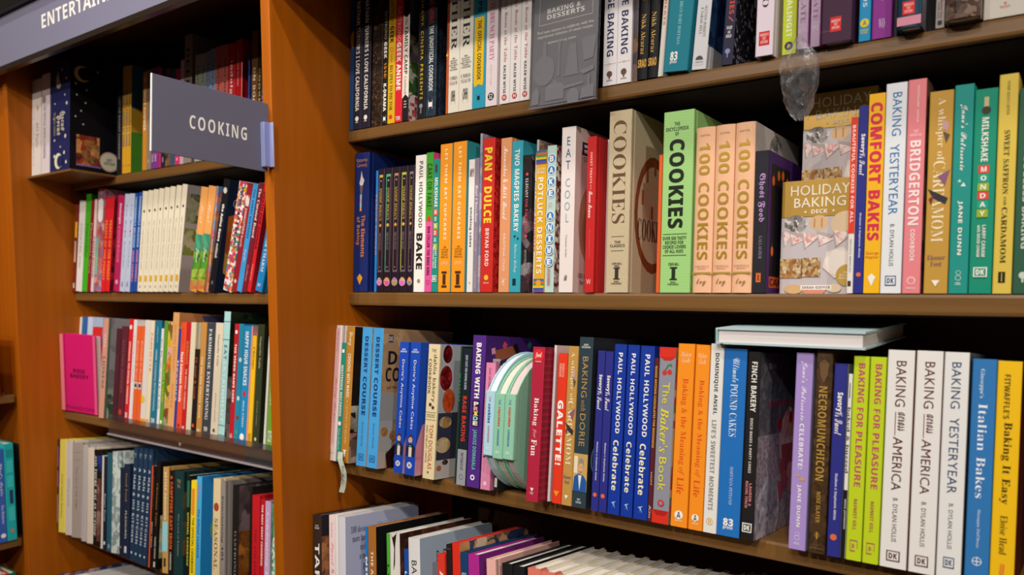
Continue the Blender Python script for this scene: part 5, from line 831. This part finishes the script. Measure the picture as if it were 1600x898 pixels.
bk(1231, 1261, 86, '#7a1a2c', 'dark maroon curated board book leaning', [t('The Curated Board', .05, .5, .5, '#f4e8e0', 'M'), t('Colleen', .75, .9, .3, '#d8a8a8', 's')], xt=1348, pb=1)
bk(1263, 1290, 56, '#d02028', 'red leaning book with black capitals', [t('DEATH FOR DINNER', .12, .62, .5, '#2a1014', 'b'), t('COOKBOOK', .75, .9, .3, '#f0a8a0', 's')], [('r', 0, 1, 0, 1, '#b81c24'), ('o', .45, .3, '#120c10', .4)], xt=1384)
ST.update(last=None)
bk(1320, 1364, 150, '#1f86c8', 'blue charm book with white serif capitals leaning right', [t('LIVING with CHARM', .2, .8, .4, '#e8f0f4', 'M'), h('BLY', .92, .95, .4, W, 'b')], xt=1436, page=page_mat('#c8c4c0', '#9a9694'))
bk(1402, 1440, 220, '#8ac0b8', 'pale aqua picture book beside the bright upright', tex=pic('#8ac0b8 #d8e4e0 #5a9a94', 60), lean=.1)

# ---- third left shelf
row('L3', 90, 470, 3.591)
pa = math.radians(5); pz = ROWS['L3']['z']-.0005; pd = Vector((math.cos(pa), math.sin(pa), 0)); pp = Vector((XL+.003, -.052, pz)); pw_ = solve(pp, pd, 152.8, 0)
ph = solve(pp, Vector((0, 0, 1)), 523, 1)
book('cookbook', .0195, pw_, ph, '#d0126a', Matrix(((math.sin(pa), pd.x, 0, pp.x-.0195*math.sin(pa)), (-math.cos(pa), pd.y, 0, pp.y+.0195*math.cos(pa)), (0, 0, 1, pz+.004), (0, 0, 0, 1)))@Matrix.Rotation(-.012, 4, 'X'), 'deep pink cookbook set at an angle, front cover showing, on the third left shelf', group=ROWS['L3']['g'],
     front=[('r', 0, 1, 0, .1, '#df7a86'), ('r', 0, 1, .1, .15, '#b80f5c'), ('r', 0, 1, .93, 1, '#dd5a86'), h('ROSE\nBAKERY', .44, .56, .5, '#5a0a34', 'b', .53), h('PHAIDON', .925, .97, .75, '#8a0a44', 's', .52)], kind='cloth')
ST.update(last=None)
for (a, b, y, c, lb) in ((66, 84, 90, '#e8cfc8', 'pale pink book behind the deep pink one'), (86, 107, 90, '#e4d4d0', 'off white book behind the deep pink one'), (109, 125, 90, '#1f6f9a', 'teal blue book behind the deep pink one'), (126, 140, 90, '#2f5ab0', 'royal blue book behind the deep pink one'), (141, 168, 90, '#c0cce0', 'ice blue book behind the deep pink one'), (170, 226, 92, '#9fb4d0', 'blue picture book with red and black, behind the pink one')):
    bk(a, b, y, c, lb, [('r', .1, .2, .05, 1, '#d02a2a'), ('r', .2, .6, .25, 1, '#1d1a1c')] if a == 170 else (), dy=.034, dp=.17, pb=1)
ST.update(last=None)
bk(229, 256, 97, '#cf9482', 'dusty salmon book with green capitals right of deep pink', [t('VALL', .15, .3, .4, '#f0dcd0', 's'), t('LIONESS', .38, .7, .5, '#2f6a4a', 'M')], pb=1)
bk(258, 272, 98, '#3a4a3e', 'dark green plant picture book with grey upper cover', front=[('p', 0, .7, 0, 1, ('#8a8284 #9a9496 #7a7476', 20)), ('p', .7, 1, 0, 1, ('#2a4a34 #4a6a4a #b8b8a8 #1a2a20', 40))], pb=1)
ST.update(last=None)
bk(303, 326, 155, '#4a1f2c', 'dark maroon book left of the sealed maroon one', [t('Bordeaux', .3, .6, .3, '#6a3a44', 's')])
bk(331, 364, 142, '#5a2430', 'maroon hardback with a small red seal', [t('KITCHEN DIARIES', .15, .7, .3, '#8a4a54', 'b'), ('o', .9, .25, '#b8402a')], page=WP)
bk(371, 394, 101, '#cf1f2a', 'scarlet supper book with white capitals', [('o', .08, .3, '#f0d8d0'), t('SUPERNOVA: THE OFFICIAL COOKBOOK', .22, .82, .4, '#f4c8b8', 'k'), h('DK', .9, .95, .5, W, 'b')])
bk(397, 414, 106, '#dcdcdc', 'white book with faint red script left of orange twins', [t('Cooking for Friends', .15, .6, .4, '#b85a5a', 'i')], pb=1)
for k, (a, b) in enumerate(((416, 436), (438, 459))):
    bk(a, b, 141, '#e4622c', ('left', 'right')[k]+' of the orange twins with white words', [t('Weeknight by Bread', .15, .55, .5, '#f4d8c8', 'i'), ('r', .57, .64, .1, .9, '#c8c8c8'), ('o', .605, .3, '#3a2a2a')], pb=1)
bk(461, 489, 108, '#d8d4ce', 'off white book with a lemon and an orange foot', [('o', .75, .4, '#e0c02a', .3), ('r', .93, 1, 0, 1, '#f09a2a')], pb=1)
bk(491, 512, 111, '#e8d6b4', 'cream book with red capitals left of the teal one', [t('FARMETTE', .12, .48, .4, '#c0503a', 's'), ('o', .94, .2, '#d85a3a')], pb=1)
bk(514, 551, 110, '#1a7290', 'teal book with white lines of text', [t('cooking school', .06, .2, .2, '#c8e0e8', 's'), t('HERBS COOKING ENTERTAINING', .27, .84, .26, '#c8e0e8', 's'), h('DK', .91, .95, .5, W, 'b')])
bk(553, 566, 155, '#e4e2dc', 'thin white book between teal and green', [t('CRAVING', .1, .8, .4, '#4a6a3a', 's')], pb=1)
bk(568, 587, 112, '#5f9a34', 'leaf green book with yellow words', [t('OLIVES & LEAVES', .4, .75, .4, '#e0d84a', 's'), ('o', .93, .3, '#e8f0d8')], pb=1)
bk(589, 611, 116, '#b8904a', 'picture spine of fruit and bread left of peach one', tex=pic('#c02a24 #e0c02a #d8a8a0 #5a7a2a #8a3a24', 50))
bk(613, 648, 65, '#e0a468', 'tall peach hardback with tan capitals', [t('ANTONI BEETROOT', .1, .5, .3, '#c88a50', 'b'), t('NUNEZ', .6, .8, .3, '#c88a50', 'b')], [('r', 0, 1, 0, 1, '#c88e58'), ('q', ((.3, .02), (.7, .0), (.75, .08), (.4, .12)), '#4a5a9a')])
bk(649, 660, 156, '#1f3f9a', 'thin royal blue book left of the orange red one', [t('flavours', .3, .7, .5, '#e0e4f0', 'k')], pb=1)
bk(662, 689, 119, '#e8502c', 'orange red friendship food book with white title', [t('Ashley', .05, .2, .2, '#b83a20', 's'), t('food between friends', .27, .72, .5, '#f8ece0', 'k'), ('o', .93, .2, '#8a2a1a')])
bk(691, 714, 119, '#c01f28', 'red book with gold capitals right of orange red', [t('GENIUS', .17, .38, .5, '#c8803a', 'k'), t('THE OFFICIAL COOKBOOK', .42, .78, .4, '#f0c8b8', 'b'), h('DK', .93, .96, .5, W, 'b')])
bk(716, 742, 120, '#ddd2b4', 'cream linen book left of short black one', kind='cloth')
bk(744, 768, 271, '#20191a', 'short black book with orange title', [t("I'll wash & cook", .1, .58, .4, '#d8602c', 's'), ('o', .88, .25, '#e0562a')], dy=-.002)
bk(772, 802, 120, '#c58e44', 'tan book with white lettering left of the charcoal one', [t('THE WILDER CHEESE BOOK', .3, .84, .3, '#f0e0c4', 'b'), h('DK', .93, .96, .5, W, 'b')])
bk(805, 850, 125, '#3c434b', 'charcoal farmhouse book with white serif capitals', [t('FARMHOUSE ENTERTAINING', .05, .84, .36, '#eceae4', 'M'), h('99', .9, .94, .4, W, 'M')])
bk(853, 894, 123, '#dccfb8', 'cream linen hardback with brown title', [t('Magnolia Table', .1, .37, .3, '#4a4034', 'm'), t('JOANNA GAINES', .6, .85, .18, '#7a6e5c', 's'), ('o', .92, .16, '#5a5044')], kind='cloth')
bk(897, 933, 60, '#a9d6d6', 'tall pale aqua book with spaced navy capitals', [('r', .075, .08, 0, 1, '#2a4a54'), ('r', .215, .22, 0, 1, '#2a4a54'), ('r', .875, .88, 0, 1, '#2a4a54'), ('r', .95, .955, 0, 1, '#2a4a54'), t('EAT', .26, .37, .4, '#1f3a44', 'w'), t('ERTAINMENT', .39, .85, .4, '#f0f8f8', 'w')], [('p', 0, .5, 0, 1, ('#10180f #1a2a18 #0c120c #243a20', 60)), ('p', .5, 1, 0, 1, ('#5a4a44 #b8a8a4 #2a2024 #8a7a7a', 40))])
bk(958, 983, 128, '#b81d2a', 'crimson gaming chef book with white capitals', [('y', .07, .3, W, 5, 0), t('THE VIDEO GAME CHEF', .17, .66, .4, W, 'k'), h('AKA', .92, .96, .6, '#f0c8c0', 'b')])
bk(985, 1010, 129, '#1f86a8', 'teal blue book with round fruit pictures', [('o', .3, .3, '#c8d8d8', .6), ('o', .62, .3, '#c8d8d8', .6), ('o', .78, .3, '#8a3a2a', .6), ('o', .9, .3, '#4a9a7a', .6)], pb=1)
bk(1012, 1051, 140, '#1f86bc', 'bright blue snack book with white capitals', [t('HAPPY HOUR SNACKS', .05, .5, .5, '#f0f4f4', 'b'), ('o', .57, .22, '#d02a2a'), t('MILK STREET', .63, .85, .2, '#d8e8f0', 'b'), ('o', .93, .3, W)], pb=1)
bk(1053, 1060, 140, '#d89a9a', 'thin dusty pink book left of yellow one', pb=1)
bk(1062, 1084, 196, '#f0bc1f', 'short yellow book with dark title', [t('Chicago', .1, .3, .5, '#3a2a14', 'I'), ('r', .88, .96, .2, .8, '#c8901a')], pb=1)
bk(1088, 1126, 131, '#333a22', 'dark olive hardback with gold title', [t('Magnolia Table', .1, .36, .3, '#c8c0a0', 'm'), t('JOANNA GAINES', .62, .82, .16, '#a8a080', 's'), ('o', .93, .16, '#c8c0a0')], [('r', 0, 1, 0, 1, '#262b19')], kind='cloth')
ST.update(last=None)
bk(1151, 1163, 200, '#e0ddd6', 'thin white book left of the green one by the upright', pb=1)
bk(1165, 1206, 136, '#76a838', 'apple green charcuterie book beside the bright upright', [t('CHARCUTERIE BY OCCASION', .05, .64, .4, '#f0f4e0', 'M'), h('(CIDER)', .84, .96, .6, '#e8f0d4', 'b')])
bk(1208, 1219, 150, '#4a2a24', 'narrow dark picture book squeezed against the bright upright', tex=pic('#4a2a24 #2a3a24 #c87a5a', 60))

# ---- fourth left shelf
row('L4', 60, 650, 3.621)
bk(96, 107, 136, '#2a2a1c', 'dark patterned book with purple blocks against the left panel', [('r', .08, .3, .1, .9, '#9a5aa8'), ('r', .34, .52, .1, .9, '#9a5aa8'), ('r', .6, .9, .1, .9, '#a88a90')], xt=100, pb=1)
bk(109, 147, 140, '#e3d05a', 'pale yellow book near the left panel', [t('Great Southern Kitchens', .38, .85, .3, '#8a7a2a', 'm')], xt=119)
bk(149, 184, 152, '#cfc6c0', 'off white book right of pale yellow', [t('SIMPLE HOME', .4, .7, .3, '#a89e98', 's')], xt=155, page=WP)
bk(186, 240, 166, '#a89a90', 'thick grey beige hardback', [('r', .1, .103, .1, .9, '#8a7e76'), ('r', .18, .183, .1, .9, '#8a7e76'), t('The Art of the Host', .25, .7, .2, '#8a7e76', 's'), ('o', .66, .06, '#a85a5a')], xt=192, kind='cloth', page=WP)
bk(242, 266, 172, '#b8b0ae', 'light grey hardback right of grey beige', xt=252, kind='cloth', page=WP)
bk(273, 305, 188, '#d9cbb8', 'cream book left of black photo book', xt=280, page=WP)
bk(307, 349, 202, '#15130f', 'black photo book with slanted white words', [t('AND THERE WAS AN OUTSIDE', .05, .9, .3, '#e4e0d8', 'I', .25), ('p', .06, .22, .5, 1, ('#1f3a9a #14203a #2a4ab0', 50)), ('p', .3, .95, .5, 1, ('#8a5044 #3a2420 #6a3a34 #a8786a', 30))], xt=316)
bk(351, 360, 230, '#d8d0c0', 'thin cream book right of black photo book', xt=362, pb=1)
bk(362, 381, 236, '#16203a', 'navy paperback with tilted white words', [t('Winter Feast', .4, .7, .4, '#c8d0e0', 'I'), ('o', .93, .3, '#d8dce4')], xt=370, pb=1)
bk(383, 409, 218, '#2a5a6a', 'dark teal book left of the marbled one', [h('3', .93, .97, .4, '#c8d8dc', 's')], xt=388)
bk(411, 454, 212, '#a8b8b4', 'pale marbled book', tex=pic('#a8b8b4 #c8d4d0 #8a9a98 #b8c8c4', 25, 'n'), xt=420, page=WP)
bk(456, 474, 300, '#1a2238', 'short navy book right of the marbled one', [('o', .9, .2, '#8a7a5a')], xt=463)
bk(476, 507, 282, '#1b2740', 'short navy book with gold capitals', [t('Good Food', .1, .4, .3, '#a88a5a', 'm'), t('PLEASURES', .5, .8, .3, '#d8d4c8', 's'), ('r', .88, .95, .3, .7, '#c8ccd4')], xt=485)
for k, (a, b) in enumerate(((514, 536), (538, 560), (562, 584), (586, 607))):
    bk(a, b, 180+3*k, '#1c3552', names[k]+' from the left of four dark blue kitchen books', [h('S&\nE', .05, .09, .5, '#a8b8c8', 's'), t('A MAN & HIS KITCHEN', .18, .84, .5, '#e4ecf2', 'w'), ('y', .93, .25, '#e4ecf2', 3, .52)], xt=(541, 570, 598, 627)[k], kind='cloth')
bk(609, 616, 282, '#e0562a', 'thin orange book between dark blue and black', xt=632, pb=1)
bk(620, 640, 285, '#16130f', 'thin black book right of the thin orange', [t('Goodness', .1, .4, .4, '#8a5a34', 'm'), t('GREAT TASTE', .55, .8, .4, '#d8d0c4', 'b')], xt=642, pb=1)
bk(643, 666, 264, '#151310', 'black hardback with brown gold title', [t('Christmas Table', .2, .6, .4, '#9a6a34', 'M'), t('SARAH RAVEN', .7, .9, .3, '#d8d0c4', 'b'), ('r', .93, .98, .3, .7, '#c8c4bc')], [('r', 0, 1, 0, 1, '#12100e'), ('p', .5, .9, .1, .8, ('#5a8a6a #c8a84a #d8d4c4 #8ab0a0', 40))], xt=668, fw=0.05)
ST.update(last=None)
bk(699, 729, 298, '#c59a58', 'tan and aqua banded book', [t('BETTER DRINKING', .05, .5, .4, '#e8d8b8', 'k'), ('r', .52, .8, 0, 1, '#9ad0d8'), ('r', .86, .94, .3, .7, '#4a3a24')], xt=706, page=WP)
bk(732, 760, 318, '#1a1512', 'black campfire book with orange capitals', [t('a CAMPFIRE CAST IRON', .05, .75, .5, '#d8602c', 'k'), t('COOKBOOK', .78, .95, .3, '#e0d8cc', 'b')], xt=742)
bk(763, 812, 322, '#16393a', 'dark green hardback with small pale lines', [h('THE\nFIG', .08, .16, .4, '#b89a6a', 's'), t('The Lord of Recipes', .4, .8, .16, '#a8b8b0', 's')], [('p', .2, .8, .0, 1, ('#16393a #3a4a34 #6a4a2a', 30))], xt=772, page=WP, fw=0.03)
ST.update(last=None)
bk(832, 850, 344, '#12180f', 'thin black and green book left of yellow', [t('OFFICIAL COOKBOOK', .35, .85, .5, '#c8c03a', 'k'), ('r', .05, .3, .1, .9, '#2a6a4a')], xt=842, pb=1)
bk(852, 882, 372, '#f0d21a', 'bright yellow book with an orange block', [('r', .08, .34, .15, .7, '#e0902a'), t('THE OFFICIAL COOKBOOK', .36, .9, .4, '#3a3414', 'b')], xt=866, pb=1)
bk(884, 912, 350, '#4aa8dc', 'sky blue children cookbook with a bright blue cover', [t('Cookin', .08, .2, .5, '#d05a8a', 'c'), t('The Official Cookbook', .3, .75, .4, '#1f4a8a', 'b')], [('r', 0, 1, 0, 1, '#2285c8'), ('o', .12, .12, '#c8d8dc', .7), ('o', .5, .3, '#7a9a5a', .7, 1.6)], xt=898, page=page_mat('#d88ab0', '#c07098'), fw=0.06)
ST.update(last=None)
bk(978, 1018, 364, '#dcc79a', 'cream seasonal book with brown capitals', [('o', .25, .35, '#a8402a'), t('SEASONAL', .35, .8, .5, '#8a6a34', 'M')], xt=990, page=WP)
bk(1020, 1050, 380, '#8d8580', 'grey entertaining manual with black italic title', [t('Entertaining 101', .12, .7, .5, '#1d1a1c', 'I')], xt=1026, page=page_mat('#d0ccc8', '#a8a4a0'))
ST.update(last=None)
bk(1090, 1128, 402, '#1c1816', 'black photo book right of the grey manual', [t('GASTRONOMY', .4, .9, .3, '#8a8480', 'm')], [('p', 0, .4, 0, 1, ('#5a484c #7a686a #3a2c30', 30)), ('p', .4, 1, 0, 1, ('#5a3a1c #b8702a #2a1a10 #8a4a1c', 40))], xt=1100, fw=0.05)
ST.update(last=None)
bk(1186, 1196, 410, '#17130f', 'slim black book left of the two reds', xt=1200)
bk(1198, 1243, 458, '#c01a24', 'thick red hardback left of another red one', [t('THE LOUISIANA', .3, .8, .3, '#8a1018', 'm')], xt=1206, page=WP)
bk(1245, 1268, 478, '#b51820', 'red book with white capitals', [t('THE NEXT GREAT COOKBOOK', .05, .6, .4, '#f4dcd4', 'k'), ('r', .85, .95, .2, .8, '#d8b83a')], xt=1258)
bk(1270, 1302, 490, '#c8a8d0', 'lavender book with white italic title', [t('Celebrating Lovely', .1, .9, .5, '#ece0f0', 'I')], xt=1284, page=WP)
bk(1304, 1342, 505, '#3f7a5a', 'green picture book with white capitals by the upright', [('r', 0, 1, .4, .95, '#7ac8a0'), t('GATHER', .3, .9, .4, W, 'k')], tex=pic('#2f5a3a #6aa880 #1f3a28 #8ab898', 50), xt=1320)

# ---- bottom left shelf: only upper edges show
row('L5', 60, 800, 9.16)
bk(120, 160, 830, '#3a2a28', 'dark book with a colourful food picture cover at the left end', (), [('p', 0, 1, 0, 1, ('#2a2024 #c8b8b4 #2a4a9a #8a5a44 #b8302a #d8d4d8', 40))])
ST.update(last=None)
for k, (a, b, y) in enumerate(((520, 640, 900), (650, 790, 930), (800, 950, 960))):
    bk(a, b, y, '#d4d0d4', names[k]+' of the white books lying low at left', page=WP)

# clear lip below the third left shelf
a0 = on_plane(171, 678, 1, -.066); a1 = XS-.03
lip = empty('shelf_lip', Matrix.Translation((a0.x, -.066, a0.z))); tag(lip, 'clear acrylic sign channel hanging along the third left shelf', 'sign holder')
LIP = clear_mat('clear_lip', (.9, .9, .92, 1), op=.02, rough=.03, gloss=.2, fk=.6)
box('acrylic_strip', (0, -.0025, .004), (a1-a0.x, 0, .052), LIP, lip, .0005); box('lower_fold', (0, -.007, 0), (a1-a0.x, 0, .0037), mat('#9a9498', 'gloss'), lip, .0005)
sc = on_plane(281, 694, 1, -.069)
bm = bmesh.new(); bmesh.ops.create_uvsphere(bm, u_segments=14, v_segments=8, radius=.0045); me = bpy.data.meshes.new('screw_head'); bm.to_mesh(me); bm.free()
o = link('screw_head', me, lip, mat('#b09a70', 'foil')); o.location = (sc.x-a0.x, -.003, sc.z-a0.z); o.scale = (1, .4, 1)

# ---- far left edge: books on the side rack, spines facing right
XF = -2.412
def side(y0, y1, yb, yt, col, label, els, cat='book'):
    P = on_plane(y1[0], y1[1], 0, XF); Q = on_plane(y0[0], y0[1], 0, XF)
    tl = 0; up = Vector((-math.sin(tl), 0, math.cos(tl))); T = P.y-Q.y
    H = solve(Vector((XF, P.y, P.z)), up, yt, 1)
    m = Matrix(((0, -math.cos(tl), -math.sin(tl), XF), (1, 0, 0, Q.y), (0, -math.sin(tl), math.cos(tl), yb), (0, 0, 0, 1)))
    return book('cookbook', T, .14, H, col, m, label, group='books on the far left rack', els=els)
zb = -.7098
side((12.5, 846), (27.5, 842), zb, 692, '#21b0b4', 'turquoise book with bordered panels at the far left edge', [('r', .06, .14, .2, .85, '#1a9498'), ('r', .17, .3, .2, .85, '#3ac4c6'), ('r', .33, .45, .2, .85, '#3ac4c6'), ('r', .48, .62, .4, .75, '#1f3a6a'), ('r', .65, .8, .2, .85, '#3ac4c6'), ('o', .9, .2, '#c87a5a')])
side((-8, 849), (12, 846), zb, 702, '#3a62b8', 'blue book with white script left of the turquoise one', [t("Chef's Table", .15, .5, .3, '#dce4f4', 'c', .7), t('Gus Badawan', .6, .8, .2, '#dce4f4', 's', .75), ('o', .93, .2, W, .7)])
zb = -1.0188
for (p, q, yt, c, lb) in (((19, 1000), (30, 1000), 882, '#1f6a44', 'dark green book low at the far left edge'), ((9, 1000), (18, 1000), 880, '#c83a34', 'red book low at the far left edge'), ((-4, 1000), (8, 1000), 876, '#d8d4d4', 'white book low at the far left edge')):
    side(p, q, zb, yt, c, lb, [])
zb = -.3038
side((-9, 668), (3, 667), zb, 566, '#c82a24', 'red book high at the far left edge', [])
hb = empty('sign_sleeve', Matrix.Translation((-2.415, -.155, -.66))); tag(hb, 'small clear acrylic sleeve beside the turquoise book at far left', 'sign holder')
p0 = on_plane(18, 690, 1, -.1535); p1 = on_plane(42, 838, 1, -.1535)
bpy.context.view_layer.update(); fixed('acrylic_plate', (min(p0.x, p1.x)-.02, -.1545, p1.z), (XL-.004, -.1515, p0.z), ACR, hb, .0005)

build_prints()
seen = {}
for o in bpy.data.objects:
    if 'label' in o: seen.setdefault(o['label'], []).append(o.name); n = len(o['label'].split()); (4 <= n <= 16) or print('LABELLEN', n, o['label'])
for k, v in seen.items():
    if len(v) > 1: print('DUPLABEL', k, v)
